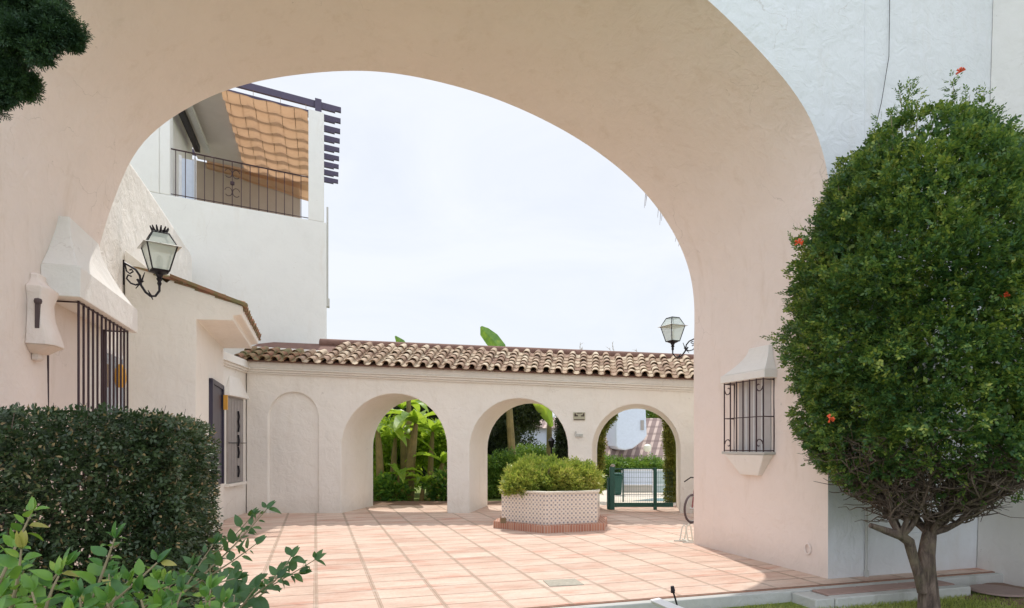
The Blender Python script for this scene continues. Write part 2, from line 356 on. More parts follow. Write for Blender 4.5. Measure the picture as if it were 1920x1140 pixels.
for _i in range(1,len(_e)-2):
    for _t in (0,.25,.5,.75):
        a0,a1,a2,a3=_e[_i-1:_i+3]; ARC.append(tuple(float(v_) for v_ in .5*((2*a1)+(a2-a0)*_t+(2*a0-5*a1+4*a2-a3)*_t**2+(3*a1-a0-3*a2+a3)*_t**3)))
ARC.append(tuple(float(v_) for v_ in _p[-1]))
Y0, Y1 = 5.83, 8.5
base = Aw(5.5,5.83,0)
arch = thing('archway_building','huge plastered archway building framing the whole courtyard view, white front and peach inside','building',Aw(7,6.0,0))
def zside(n): return [(5.5,0.0),(5.5,.8),(5.5,1.6),(5.5,2.4)] if n else [(-2.5,2.4),(-2.5,1.6),(-2.5,.8),(-2.5,0.0)]
def wob(X,Y,z):
    a = noise.noise(Vector((X*1.1,Y*1.1,z*1.1)))*.022 + noise.noise(Vector((X*3.3,Y*3.3,z*3.3+7)))*.006
    return a
prof = zside(1)+ARC+zside(0)
_f=[(5.5,3.0),(5.51,3.5),(5.53,4.0),(5.53,4.35),(5.50,4.66),(5.31,5.12),(5.06,5.40),(4.74,5.66),(4.36,5.93),(3.96,6.19),(3.5,6.42),(2.9,6.64),(2.2,6.80),(1.5,6.85)]
_f=_f+[(3-a,b) for a,b in _f[::-1][1:]]
_p=np.array(_f)
for _ in range(2):
    _q=_p.copy(); _q[1:-1]=_p[1:-1]*.7+(_p[:-2]+_p[2:])*.15; _p=_q
_e=np.vstack([2*_p[0]-_p[1],_p,2*_p[-1]-_p[-2]]); _g=[]
for _i in range(1,len(_e)-2):
    for _t in (0,.25,.5,.75):
        a0,a1,a2,a3=_e[_i-1:_i+3]; _g.append(tuple(float(v_) for v_ in .5*((2*a1)+(a2-a0)*_t+(2*a0-5*a1+4*a2-a3)*_t**2+(3*a1-a0-3*a2+a3)*_t**3)))
_g.append(tuple(float(v_) for v_ in _p[-1]))
def resamp(c, n=150):
    c=np.array(c); d=np.r_[0,np.cumsum(np.linalg.norm(np.diff(c,axis=0),axis=1))]; t=np.linspace(0,d[-1],n)
    return [(float(np.interp(a,d,c[:,0])),float(np.interp(a,d,c[:,1]))) for a in t]
PB=resamp([p for p in prof]); PF=resamp(zside(1)+_g+zside(0)); prof=PB
mb = MB()
nY = 14
def intr(u,v):
    i = u*(len(prof)-1); k = min(int(i),len(prof)-2); f = i-k
    b_=prof[k] if f<.5 else prof[k+1]; a_=PF[k] if f<.5 else PF[k+1]; X=a_[0]*(1-v)+b_[0]*v; z=a_[1]*(1-v)+b_[1]*v; Y = Y0+(Y1-Y0)*v
    w = wob(X,Y,z)*math.sin(PI*v)**.5 if 0 < v < 1 else 0
    dx, dz = X-1.5, max(z-2.5,0); l = math.hypot(dx,dz)
    return Aw(X+dx/l*w, Y, z+dz/l*w if z>.01 else z)
mb.grid(intr, len(prof)-1, nY)
build('archway_vault', mb, M['peach'], arch, smooth=True, angle=60)
def facepoly(Y, xl, xr, zt):
    pts = [Aw(xr,Y,-.3),Aw(xr,Y,zt),Aw(xl,Y,zt),Aw(xl,Y,-.3),Aw(-2.5,Y,-.3)]
    return pts + [Aw(X,Y,z) for X,z in reversed(PF if Y==Y0 else PB)] + [Aw(5.5,Y,-.3)]
mb = MB(); p0 = facepoly(Y0,-8,8.05,9.4); mb.add(p0,[tuple(range(len(p0)))])
build('front_wall', mb, M['cool'], arch)
mb = MB(); p1 = facepoly(Y1,-8,8.05,9.4); mb.add(p1,[tuple(range(len(p1)))])
mb.add([Aw(-8,Y0,9.4),Aw(8.05,Y0,9.4),Aw(8.05,Y1,9.4),Aw(-8,Y1,9.4)],[(0,1,2,3)])
build('rear_wall', mb, M['plaster'], arch)
# side wing at far right comes towards the viewer
mb = MB(); mb.hexa([Aw(7.72,1.0,-.3),Aw(9.5,1.0,-.3),Aw(9.5,5.825,-.3),Aw(7.72,5.825,-.3),Aw(8.1,1.0,9.4),Aw(9.5,1.0,9.4),Aw(9.5,5.825,9.4),Aw(8.1,5.825,9.4)])
build('side_wing', mb, M['plaster'], arch, bevel=.015)
# thin conduit, wire, wall vent on the archway
mb = MB(); mb.tube([Aw(6.02,5.815,.0),Aw(6.02,5.81,.4),Aw(6.025,5.81,.78)], .014, 6); mb.box((6.0,5.79,0),(6.04,5.825,.07),Aw)
build('conduit', mb, M['greywall'], arch, smooth=True)
mb = MB(); mb.tube([Aw(6.37,5.82,9.3),Aw(6.37,5.815,6.8),Aw(6.34,5.80,6.0),Aw(6.22,5.79,5.45),Aw(6.12,5.79,5.1),Aw(6.10,5.8,4.2)], .0035, 4); build('wire', mb, M['iron'], arch)
mb = MB(); mb.tube([Aw(6.02,5.828,9.3),Aw(6.02,5.828,4.0)], .006, 4); build('cable', mb, M['cool'], arch)
mb = MB()
c = Aw(5.48,6.12,.29)
ring = []
for k in range(17):
    t = 2*PI*k/16; ring.append(Aw(5.487, 6.13+.045*math.cos(t), .29+.06*math.sin(t)))
mb.tube(ring, .011, 6, cap=False); build('wall_vent', mb, M['peach'], arch, smooth=True)
mb = MB(); mb.box((6.62,5.795,.42),(6.95,5.83,.47),Aw); mb.box((6.62,5.80,.47),(6.64,5.83,.9),Aw); build('meter_flap', mb, M['cool'], arch)
# left pier strip behind the arch and tall white flank
mb = MB(); mb.box((-4.5,8.46,0),(-2.52,9.9,5.7),Aw); build('pier_return', mb, M['rough'], arch, bevel=.03)
flank = MB(); f0=[(-2.62,9.85),(-2.62,15.6)]
pts=[(9.85,0),(15.7,0),(15.7,5.66),(15.4,5.74),(12,5.73),(10.55,5.7),(10.0,5.55),(9.85,5.2)]
flank.prism([Aw(-2.62,Y,z) for Y,z in pts],[Aw(-3.2,Y,z) for Y,z in pts])
tag(build('boundary_wall', flank, M['rough'], base=Aw(-2.9,12,0), bevel=.06),'tall rough white wall running back from behind the left wall lantern','wall')
# right pier window niche (X=5.5 plane faces left)
w = MB()
Yn0,Yn1 = 5.83*1.0, 8.5
def Xr(px, X=5.5):
    r=(px-960)/1200; return X*(CA-r*SA)/(SA+r*CA)
ya, yb = Xr(1430,5.33), Xr(1357,5.33)
hd = MB()
def hood(mb, X, o, ya, yb, z0, z1, z2, in0, in1, top, sgn):
    """window hood on wall plane X protruding o: vertical band z0..z1, then a concave taper to z2"""
    Xo = X+sgn*o
    mb.hexa([Aw(X,ya,z0),Aw(Xo,ya,z0),Aw(Xo,yb,z0),Aw(X,yb,z0),Aw(X,ya,z1),Aw(Xo,ya,z1),Aw(Xo,yb,z1),Aw(X,yb,z1)])
    prev=None; n=7
    for i in range(n+1):
        u=i/n; k=1-(1-u)**1.7; z=z1+.003+(z2-z1)*u; oo=o*.93*(1-k)+top*k
        cur=[Aw(X,ya+in0*k+.015,z),Aw(X+sgn*oo,ya+in0*k+.015,z),Aw(X+sgn*oo,yb-in1*k-.015,z),Aw(X,yb-in1*k-.015,z)]
        if prev: mb.hexa(prev+cur)
        prev=cur
zt = 1.5+(835-713)/1200*(P(1400,0,1)[1]*0+ (5.5/ (SA+ (1400-960)/1200*CA)))  # approx rim height
def tX(px,X): return X/(SA+(px-960)/1200*CA)
zrim0 = 1.5+(835-706)/1200*tX(1443,5.33); zsill = 1.5+(835-847)/1200*tX(1400,5.33)
wn = MB(); hood(wn, 5.5, .19, ya-.06, yb+.05, zrim0, zrim0+.10, zrim0+.42, .07, .42, .06, -1)
win = build('window_hood', wn, M['plaster'], arch, bevel=.008, angle=14)
wn = MB(); wn.box((5.33,ya-.03,zsill-.035),(5.5,yb+.05,zsill),Aw); build('window_sill', wn, M['greywall'], win and arch, bevel=.006)
wn = MB(); q0=zsill-.037; q1=q0-.27
wn.hexa([Aw(5.5,ya+.22,q1),Aw(5.43,ya+.22,q1),Aw(5.43,yb-.22,q1),Aw(5.5,yb-.22,q1),Aw(5.5,ya,q0),Aw(5.34,ya,q0),Aw(5.34,yb,q0),Aw(5.5,yb,q0)])
build('window_bracket', wn, M['plaster'], arch, bevel=.01)
wf = MB(); wf.box((5.485,ya+.05,zsill),(5.5,yb-.12,zrim0),Aw); wpane=build('window_shutter', wf, simple('taupe_shutter',(.50,.47,.46),.6), arch)
wf = MB(); 
for yy in np.linspace(ya+.05,yb-.12,5)[1:-1]: wf.box((5.478,yy-.008,zsill),(5.486,yy+.008,zrim0),Aw)
build('shutter_rail', wf, M['white'], arch)
def grille(X, Xo, ya, yb, z0, z1, nbar, r, horiz=(), name='window_grille', scroll=True, side=2):
    mb = MB()
    for i in range(nbar):
        y = ya+(yb-ya)*i/(nbar-1); mb.tube([Aw(Xo,y,z0),Aw(Xo,y,z1)], r, 6)
    for i in range(1,side): 
        x = X+(Xo-X)*i/side; mb.tube([Aw(x,ya,z0),Aw(x,ya,z1)], r, 6); mb.tube([Aw(x,yb,z0),Aw(x,yb,z1)], r, 6)
    for z in list(horiz)+[z0+.015,z1-.015]:
        mb.tube([Aw(X,ya,z),Aw(Xo,ya,z),Aw(Xo,yb,z),Aw(X,yb,z)], r*.9, 4)
    mb.tube([Aw(X,ya,z0),Aw(X,ya,z1)], r, 6); mb.tube([Aw(X,yb,z0),Aw(X,yb,z1)], r, 6)
    if scroll:
        for cy in (ya,yb):
            s = 1 if cy==ya else -1
            for cz,sz in ((z0,1),(z1,-1)):
                pts=[]
                for k in range(15):
                    t=k/14*1.6*PI; rr=.075*(1-k/20); pts.append(Aw(Xo, cy+s*(.085+rr*math.cos(t+PI)), cz+sz*(.1+rr*math.sin(t))))
                mb.tube(pts, r*.8, 4)
    return build(name, mb, M['grille'], arch, smooth=True)
grille(5.5,5.34,ya,yb,zsill,zrim0,7,.009,[zsill+(zrim0-zsill)*.48],scroll=True,side=1)
# left pier window (X=-2.5 plane faces right)
LX, LO = -2.5, -2.24
ly0, ly1 = 7.30, 9.02
zl = 1.5+(835-563)/1200*(7.3/(CA+.69*SA))
zr1 = 1.5+(835-500)/1200*(7.15/(CA+.675*SA))
lh = MB(); hood(lh, LX, .33, 7.12, 9.2, zl, zr1, 3.80, .33, .8, .13, 1)
build('window_hood', lh, M['plaster'], arch, bevel=.01, angle=14)
grille(LX, LO, ly0, ly1, .9, zl, 13, .011, [], scroll=False, side=1)
gl = MB(); gl.box((-2.53,9.08,1.0),(-2.50,9.86,zl-.25),Aw); fr_ = build('window', gl, M['window'], arch)
gl = MB()
for yy in (9.06,9.34,9.6,9.85): gl.box((-2.53,yy-.02,1.0),(-2.485,yy+.03,zl-.25),Aw)
gl.box((-2.53,9.06,zl-.27),(-2.487,9.87,zl-.22),Aw); build('window_frame', gl, M['white'], fr_)
gl = MB(); gl.lathe([(.0,0),(.05,.0),(.07,.1),(.06,.24),(.02,.3),(0,.3)], Aw(-2.42,9.42,2.25), 12); build('amber_pendant', gl, M['amber'], fr_, smooth=True)
gl = MB(); gl.lathe([(.0,0),(.045,.02),(.05,.2),(.02,.4),(.012,.65),(.0,.68)], Aw(-2.33,8.25,1.3), 10); tag(build('iron_finial', gl, M['iron'], arch, smooth=True))
# plaster wall sconce
c = Aw(-2.5,7.02,0)
sc = thing('wall_sconce','white plaster sconce with a keyhole slot on the left pier, just before the barred window','wall light',Aw(-2.5,6.98,2.2))
def sec(z, o, h, yc=6.98): return [Aw(-2.5,yc-h,z),Aw(-2.5+o*.75,yc-h,z),Aw(-2.5+o,yc-h*.6,z),Aw(-2.5+o,yc+h*.6,z),Aw(-2.5+o*.75,yc+h,z),Aw(-2.5,yc+h,z)]
def loft(secs):
    mb=MB(); n=len(secs[0]); vs=[p for s in secs for p in s]; f=[(i*n+k,i*n+(k+1)%n,(i+1)*n+(k+1)%n,(i+1)*n+k) for i in range(len(secs)-1) for k in range(n)]
    f+= [tuple(range(n-1,-1,-1)), tuple((len(secs)-1)*n+k for k in range(n))]; return mb.add(vs,f)
tz = 6.98/(CA+.74*SA)
def zp(py): return 1.5+(835-py)/1200*tz
build('sconce_body', loft([sec(zp(650),.21,.20),sec(zp(640),.20,.19),sec(zp(600),.14,.165),sec(zp(570),.13,.155),sec(zp(549),.16,.19),sec(zp(543),.16,.19),sec(zp(535),.11,.12),sec(zp(526),.08,.09),sec(zp(518),.08,.09),sec(zp(515),.06,.07)]), M['peach'], sc, bevel=.008)
build('sconce_base', loft([sec(zp(677),.05,.045),sec(zp(673),.07,.06),sec(zp(664),.06,.055),sec(zp(663),.11,.10),sec(zp(651.5),.18,.18),sec(zp(650.5),.19,.19)]), M['peach'], sc, bevel=.006)
mb = MB(); mb.hexa([Aw(-2.38,7.02,zp(620)),Aw(-2.30,7.02,zp(620)),Aw(-2.30,7.05,zp(620)),Aw(-2.38,7.05,zp(620)),Aw(-2.38,7.02,zp(578)),Aw(-2.345,7.02,zp(578)),Aw(-2.345,7.05,zp(578)),Aw(-2.38,7.05,zp(578))])
mb = MB()
a_=[Aw(-2.355,6.86,zp(y)) for y in (621,574)]; 
mb.hexa([Aw(-2.43,6.80,zp(621)),Aw(-2.395,6.80,zp(621)),Aw(-2.395,6.84,zp(621)),Aw(-2.43,6.84,zp(621)),Aw(-2.43,6.80,zp(572)),Aw(-2.395,6.80,zp(572)),Aw(-2.395,6.84,zp(572)),Aw(-2.43,6.84,zp(572))])
mb.lathe([(0,-.03),(.028,-.02),(.032,0),(.028,.02),(0,.03)], Aw(-2.41,6.815,zp(571)), 10)
build('keyhole_slot', mb, M['rubber'], sc)
# ------------------------------------------------------------------ side house (left, beyond lantern)
Yf, Yb2 = 10.3, 13.2
def onA(px,py,Y):
    r=(px-960)/1200; t=Y/(CA-r*SA); return (t*(SA+r*CA), 1.5+(835-py)/1200*t)
poly = [onA(px,py,Yf) for px,py in [(234,468),(312,530),(326,519),(455,574),(452,590),(437,592),(437,601),(368,599)]]
poly += [(poly[-1][0],0),(onA(234,500,Yf)[0],0)]
hs = thing('side_house','low plastered house with a tiled eave at left, between the lantern and the arcade','house',Aw(-2.2,11,0))
mb = MB(); mb.prism([Aw(x,Yf,z) for x,z in poly],[Aw(x,Yb2,z) for x,z in poly]); build('house_wall', mb, M['arcade'], hs, bevel=.015)
mb = MB(); XF = poly[7][0]
mb.box((XF,11.55,.8),(XF+.03,12.75,2.52),Aw); wd = build('window', mb, M['dark'], hs)
mb = MB(); mb.box((XF,11.45,.8),(XF+.06,11.56,2.58),Aw); mb.box((XF,12.75,.8),(XF+.06,12.85,2.58),Aw); mb.box((XF,11.45,2.52),(XF+.055,12.85,2.6),Aw); build('window_frame', mb, M['dark'], wd)
mb = MB(); mb.box((XF+.06,12.7,2.15),(XF+.13,12.76,2.42),Aw); build('yellow_tag', mb, M['amber'], wd)
tw_=MB()
for px,py,l in ((1212,372,28),(1214,376,20),(1237,388,30),(1241,396,36),(1244,402,22),(1270,448,16),(1276,458,14)):
    r=(px-960)/1200; X,z=onA(px,py-10,8.56); tw_.tube([Aw(X,8.56,z+.1),Aw(X-.01,8.57,z-.03),Aw(X-.03,8.57,z-.008*l)],[.006,.004,.002],4)
tag(build('dry_twigs',tw_,M['twig'],base=Aw(4.7,8.56,5.2)),'few dry twigs hanging behind the right shoulder of the big arch','twigs',kind='stuff')
# ---- barrel tile generator
def tilecol(mb, o, d, s, n, ln=.40, step=.285, r0=.085, r1=.068, nrm=None, rot=0, segs=7, jit=.006):
    """o eave point, d unit up-slope, s unit sideways; covers"""
    o=Vector(o); d=Vector(d).normalized(); s=Vector(s).normalized(); nn=s.cross(d)
    if nn.z<0: nn=-nn
    for i in range(n):
        j = Vector((random.uniform(-jit,jit),random.uniform(-jit,jit),random.uniform(-jit,jit)))
        c = o+d*step*i+nn*(.012*0)+j; vs=[]
        for e,(u,r) in enumerate(((0,r0),(ln,r1))):
            cc = c+d*u+nn*(.034 if e==0 else -.0)
            for th in (0,.016):
                for k in range(segs+1):
                    a=PI*k/segs; vs.append(tuple(cc+s*(r-th)*math.cos(a)+nn*(r-th)*math.sin(a)*.95))
        m=segs+1; f=[]
        for k in range(segs):
            f += [(k,k+1,2*m+k+1,2*m+k),(m+k+1,m+k,3*m+k,3*m+k+1),(k+1,k,m+k,m+k+1)]
        mb.add(vs,f)
def pancol(mb, o, d, s, n, w=.13, ln=.40, step=.285):
    o=Vector(o); d=Vector(d).normalized(); s=Vector(s).normalized(); nn=s.cross(d)
    if nn.z<0: nn=-nn
    for i in range(n):
        c=o+d*step*i+Vector((random.uniform(-.004,.004),)*3); vs=[]
        for e,u in ((0,0),(1,ln)):
            cc=c+d*u-nn*.0+nn*(.02 if e==0 else -.0)
            for th in (0,.014):
                for k in range(5):
                    a=PI*k/4; vs.append(tuple(cc+s*w*.62*math.cos(a)-nn*(w*.40*math.sin(a)+th)+nn*.05))
        f=[]
        for k in range(4): f += [(k,k+1,10+k+1,10+k),(k+1,k,5+k,5+k+1)]
        mb.add(vs,f)
# side house roof: columns fall towards +X
mb = MB()
ex, ez = poly[3][0]+.0, poly[3][1]-.03
dd = Vector(Aw(-1,0,.34)) ; ss = Vector(Aw(0,1,0))
y = Yf+.06
while y < Yb2+.1:
    tilecol(mb, Aw(ex,y,ez), dd, ss, 5, r0=.085); pancol(mb, Aw(ex,y+.11,ez-.03), dd, ss, 5); y += .22
hr=build('tile_roof', mb, M['moss'], hs, smooth=True, angle=50)
mb = MB(); q=[onA(px,py,Yf-.04) for px,py in [(318,513),(464,569),(462,575),(320,520)]]; mb.prism([Aw(x,Yf-.05,z) for x,z in q],[Aw(x,Yf+.1,z) for x,z in q]); build('verge', mb, M['moss'], hr, bevel=.006)
# ------------------------------------------------------------------ arcade
FY = 14.17
def skew(d): return .2*d
def ztop(x): return 2.849-.0421*x
ark = thing('arcade','long white arcade with three open arches, one blind arch and a barrel tile roof','arcade',(-.5,14.3,0))
def archpts(x0,x1,zt,n=20):
    r=(x1-x0)/2; zs=zt-r*1.02; c=(x0+x1)/2
    return [(x1,0)]+[(c+r*math.cos(PI*k/n), zs+(zt-zs)*math.sin(PI*k/n)) for k in range(n+1)]+[(x0,0)]
OP = [(-3.78,-1.44,2.645),(-.945,1.24,2.54),(1.77,3.73,2.41)]; BL=(-5.40,-4.29,2.68)
def outline(xs, xl, xr):
    pts=[(xl,0),(xl,ztop(xl)+.16),(xr,ztop(xr)+.16),(xr,0)]
    for a in reversed(xs): pts += archpts(*a)
    return pts
XL, XR = -5.88, 5.2
def pl(pts,y,sk=True): return [(x+(skew(y-FY) if sk else 0),y,z) for x,z in pts]
mb = MB()
def wface(ops, y):
    x = XL; sk = skew(y-FY); zp_ = None
    for a in sorted(ops)+[(XR,XR,None)]:
        if a[2] is None: pts=[(XR,0)]; zs=None
        else: pts = archpts(*a)[::-1]; zs=pts[1][1]
        poly=[(x,0),(pts[0][0],0)]+([(pts[0][0],zs)] if zs else [])+[(pts[0][0],ztop(pts[0][0])+.16),(x,ztop(x)+.16)]+([(x,zp_)] if zp_ else [])
        mb.add([(p+sk,y,q) for p,q in poly],[tuple(range(len(poly)))])
        if zs:
            for (xa,za),(xb,zb) in zip(pts[1:-2],pts[2:-1]):
                mb.add([(xa+sk,y,za),(xb+sk,y,zb),(xb+sk,y,ztop(xb)+.16),(xa+sk,y,ztop(xa)+.16)],[(0,1,2,3)])
            zp_ = pts[-2][1]
        x = a[1]
def jamb(a, ya, yb):
    pts = archpts(*a)
    for p,q in zip(pts[:-1],pts[1:]):
        mb.add([(p[0]+skew(ya-FY),ya,p[1]),(q[0]+skew(ya-FY),ya,q[1]),(q[0]+skew(yb-FY),yb,q[1]),(p[0]+skew(yb-FY),yb,p[1])],[(0,1,2,3)])
wface([BL]+OP, FY); wface(OP, FY+1.7)
for a in OP: jamb(a, FY, FY+1.7)
jamb(BL, FY, FY+.055)
x0_,x1_,zt_=BL; mb.add([(x0_-.0,FY+.055,0),(x1_+.02,FY+.055,0),(x1_+.02,FY+.055,zt_),(x0_,FY+.055,zt_)],[(0,1,2,3)])
mb.add([(XL,FY,0),(XL+.34,FY+1.7,0),(XL+.34,FY+1.7,ztop(XL)+.16),(XL,FY,ztop(XL)+.16)],[(0,1,2,3)])
mb.add([(XL,FY,ztop(XL)+.16),(XR,FY,ztop(XR)+.16),(XR+.34,FY+1.7,ztop(XR)+.16),(XL+.34,FY+1.7,ztop(XL)+.16)],[(0,1,2,3)])
wl=build('arcade_wall', mb, M['arcade'], ark, bevel=.018)
# cornice
mb = MB()
XC = 5.2
for (o,za,zb) in ((.05,-.0,.035),(.085,.037,.085),(.13,.087,.12),(.10,.122,.26)):
    mb.hexa([(XL-.02,FY-o,ztop(XL)+za),(XC,FY-o,ztop(XC)+za),(XC,FY-.002,ztop(XC)+za),(XL-.02,FY-.002,ztop(XL)+za),(XL-.02,FY-o,ztop(XL)+zb),(XC,FY-o,ztop(XC)+zb),(XC,FY-.002,ztop(XC)+zb),(XL-.02,FY-.002,ztop(XL)+zb)])
A0=Vector((-5.90,14.2)); A1=Vector((-5.70,11.6)); dv=(A1-A0).normalized(); nv=Vector((-dv.y,dv.x)); 
if nv.x<0: nv=-nv
def rw(k,o,z): q=A0+dv*k+nv*o; return (q.x,q.y,z)
for (o,za,zb) in ((.05,-.0,.035),(.085,.037,.085),(.13,.087,.12),(.10,.122,.26)):
    zz=ztop(XL); mb.hexa([rw(0,0,zz+za),rw(0,o,zz+za),rw(2.4,o,zz+za),rw(2.4,0,zz+za),rw(0,0,zz+zb),rw(0,o,zz+zb),rw(2.4,o,zz+zb),rw(2.4,0,zz+zb)])
build('cornice', mb, M['arcade'], ark, bevel=.01)
mb = MB(); mb.hexa([rw(-.3,-.5,0),rw(-.3,0,0),rw(2.6,0,0),rw(2.6,-.5,0),rw(-.3,-.5,3.3),rw(-.3,0,3.3),rw(2.6,0,3.3),rw(2.6,-.5,3.3)])
build('return_wall', mb, M['arcade'], ark)
mb = MB(); mb.hexa([rw(.28,0,.72),rw(.28,.03,.72),rw(1.2,.03,.72),rw(1.2,0,.72),rw(.28,0,2.5),rw(.28,.03,2.5),rw(1.2,.03,2.5),rw(1.2,0,2.5)])
ws=build('window_shutter', mb, M['shutter'], ark)
mb = MB()
for k in np.arange(.33,1.2,.09): mb.hexa([rw(k,.03,.75),rw(k,.05,.75),rw(k+.06,.05,.75),rw(k+.06,.03,.75),rw(k,.03,2.46),rw(k,.05,2.46),rw(k+.06,.05,2.46),rw(k+.06,.03,2.46)])
build('shutter_boards', mb, M['shutter'], ws, bevel=.004)
mb = MB()
for z in (.95,1.35,1.6,1.9,2.1): mb.tube([rw(.7,.07,z-.12),rw(.7,.085,z),rw(.7,.07,z+.12)], .022, 5)
mb.tube([rw(.2,.07,1.55),rw(1.25,.07,1.55)],.008,4); build('shutter_bolt', mb, M['iron'], ws)
mb = MB(); mb.hexa([rw(.2,0,.66),rw(.2,.09,.66),rw(1.3,.09,.66),rw(1.3,0,.66),rw(.2,0,.715),rw(.2,.09,.715),rw(1.3,.09,.715),rw(1.3,0,.715)]); build('window_sill', mb, M['arcade'], ws)
mb = MB(); mb.hexa([rw(.15,0,2.51),rw(.15,.13,2.51),rw(1.35,.13,2.51),rw(1.35,0,2.51),rw(.45,0,2.93),rw(.45,.02,2.93),rw(1.05,.02,2.93),rw(1.05,0,2.93)]); build('window_hood', mb, M['arcade'], ws, bevel=.01)
# roof: eave at y=13.92
mb = MB(); mo = MB(); x = -6.1+.27*.5
SL = .46
def eavez(x): return ztop(x)+.275
i=0
while x < 5.0:
    d = Vector((.13,1,SL)); d.normalize()
    tgt = mo if x < -4.65 else mb; nn_ = 3 if x < -4.2 else 6
    jx = random.uniform(-.008,.008)
    tilecol(tgt, (x+jx,FY-.27+random.uniform(-.02,.015),eavez(x)), d, (1,0,-.042), nn_, ln=.33, step=.235, jit=.011); pancol(tgt if tgt is mo else mb, (x+.133,FY-.25,eavez(x)-.03), d, (1,0,-.042), nn_, ln=.33, step=.235)
    x += .268
rt=build('tile_roof', mb, M['roof'], ark, smooth=True, angle=50)
build('mossy_tiles', mo, M['moss'], ark, smooth=True, angle=50)
mb = MB(); 
mb.hexa([(-6.2,FY-.2,eavez(-6.2)-.03),(5,FY-.2,eavez(5)-.03),(5.2,FY+1.2,eavez(5)+.58),(-6,FY+1.2,eavez(-6)+.58),(-6.2,FY-.2,eavez(-6.2)),(5,FY-.2,eavez(5)),(5.2,FY+1.2,eavez(5)+.615),(-6,FY+1.2,eavez(-6)+.615)])
build('roof_deck', mb, M['ridge'], rt)
mb = MB(); x=-4.6
while x < 5.2:
    z=eavez(x)+.62; zz=eavez(x+.36)+.62
    mb.tube([(x,FY+1.2,z),(x+.40,FY+1.2,zz+.012)], [.125,.112], 12); x+=.36
build('ridge', mb, M['ridge'], rt, smooth=True, angle=50)
mb = MB(); mb.hexa([(-4.6,FY+1.1,eavez(-4.6)+.40),(5,FY+1.1,eavez(5)+.40),(5,FY+1.3,eavez(5)+.40),(-4.6,FY+1.3,eavez(-4.6)+.40),(-4.6,FY+1.1,eavez(-4.6)+.62),(5,FY+1.1,eavez(5)+.62),(5,FY+1.3,eavez(5)+.62),(-4.6,FY+1.3,eavez(-4.6)+.62)]); build('ridge_mortar', mb, M['ridge'], rt)
mb = MB(); mb.hexa([(-6.6,FY+.42,3.1),(-4.28,FY+.42,3.1),(-4.28,FY+1.9,3.1),(-6.6,FY+1.9,3.1),(-6.6,FY+.42,3.80),(-4.28,FY+.42,3.66),(-4.28,FY+1.9,3.70),(-6.6,FY+1.9,3.84)]); build('roof_upstand', mb, M['arcade'], ark, bevel=.02)
# signs on the pillar
sg = thing('tile_plaque','small ceramic picture plaque high on the pillar between the middle and right arches','sign',P(1086,787,FY))
mb = MB(); mb.box((P(1075,0,FY)[0],FY-.02,P(0,788,FY)[2]),(P(1097,0,FY)[0],FY,P(0,773,FY)[2])); build('plaque_tile', mb, simple('plaque_cream',(.42,.40,.28),.4), sg, bevel=.004)
mb = MB()
for a,b,c_,d_ in ((1077,775,1080,780),(1077,778,1083.5,781),(1092.5,775,1095.5,780),(1089,778.5,1095,781),(1076,786,1096,787.6),(1081.5,774,1091,775.6)):
    mb.box((P(a,0,FY)[0],FY-.024,P(0,b,FY)[2]),(P(c_,0,FY)[0],FY-.018,P(0,d_,FY)[2]))
build('plaque_motif', mb, simple('plaque_brown',(.09,.06,.045),.5), sg)
mb = MB(); mb.box((P(1079,0,FY)[0],FY-.05,P(0,819,FY)[2]),(P(1092.5,0,FY)[0],FY,P(0,814,FY)[2])); mb.box((P(1079,0,FY)[0],FY-.03,P(0,814,FY)[2]),(P(1080.5,0,FY)[0],FY,P(0,809,FY)[2]))
tag(build('letter_shelf', mb, M['greywall'], base=P(1085,819,FY)),'small grey ledge fixed to the pillar below the ceramic plaque','shelf')
# ------------------------------------------------------------------ apartment building with terrace
Cx,Cy = -4.64,16.0
def Bf(s,d,z): return (Cx-.862*s-.277*d, Cy-.507*s+.961*d, z)
ap = thing('apartment_building','tall white building with a railed terrace, orange shade cloth and dark pergola','building',Bf(1.5,0,0))
mb = MB(); mb.box((0,0,0),(6,7,7.07),Bf); build('building_wall', mb, M['tower'], ap, bevel=.02)
mb = MB(); mb.box((3.66,-.005,7.07),(6,3.6,10.4),Bf); mb.box((3.45,.0,7.07),(3.66,.3,10.2),Bf); build('upper_wall', mb, M['tower'], ap, bevel=.02)
mb = MB(); mb.box((.06,0,7.07),(.44,.38,9.80),Bf); build('corner_column', mb, M['tower'], ap, bevel=.01)
mb = MB(); mb.box((-.05,.1,5.2),(-.002,.3,7.5),Bf); mb.box((-.08,.1,5.0),(-.002,.3,5.2),Bf); build('downpipe', mb, M['greywall'], ap)
mb = MB(); mb.tube([Bf(.44,.08,8.14),Bf(3.6,.08,8.14)],.016,6); mb.tube([Bf(.44,.08,7.13),Bf(3.6,.08,7.13)],.010,6)
for s_ in np.linspace(.62,3.55,16): mb.tube([Bf(s_,.08,7.05),Bf(s_,.08,8.14)],.009,5)
sc_ = 2.18
for cz,sg_ in ((7.85,1),(7.42,1)):
    for si in (-1,1):
        mb.tube([Bf(sc_+si*(.085+.08*math.cos(t)),.08,cz+.1*math.sin(t)) for t in np.linspace(0.3,5.6,12)],.009,4)
mb.lathe([(0,-.06),(.05,-.03),(.05,.03),(0,.06)],Bf(sc_,.08,7.63),8)
build('terrace_railing', mb, M['grille'], ap)
for k in range(9):
    d = .1+k*.575
    mb = MB(); 
    q=[(-.37,9.98),(-.37,10.03),(-.37,10.10),(4.2,10.10),(4.2,9.94),(-.22,9.94),(-.22,9.98)]
    mb.prism([Bf(a,d,b) for a,b in q],[Bf(a,d+.075,b) for a,b in q]); build('pergola_beam', mb, M['lwood'], ap)
mb = MB(); mb.box((.12,.05,9.80),(.28,.2,10.14),Bf); build('pergola_post', mb, M['lwood'], ap)
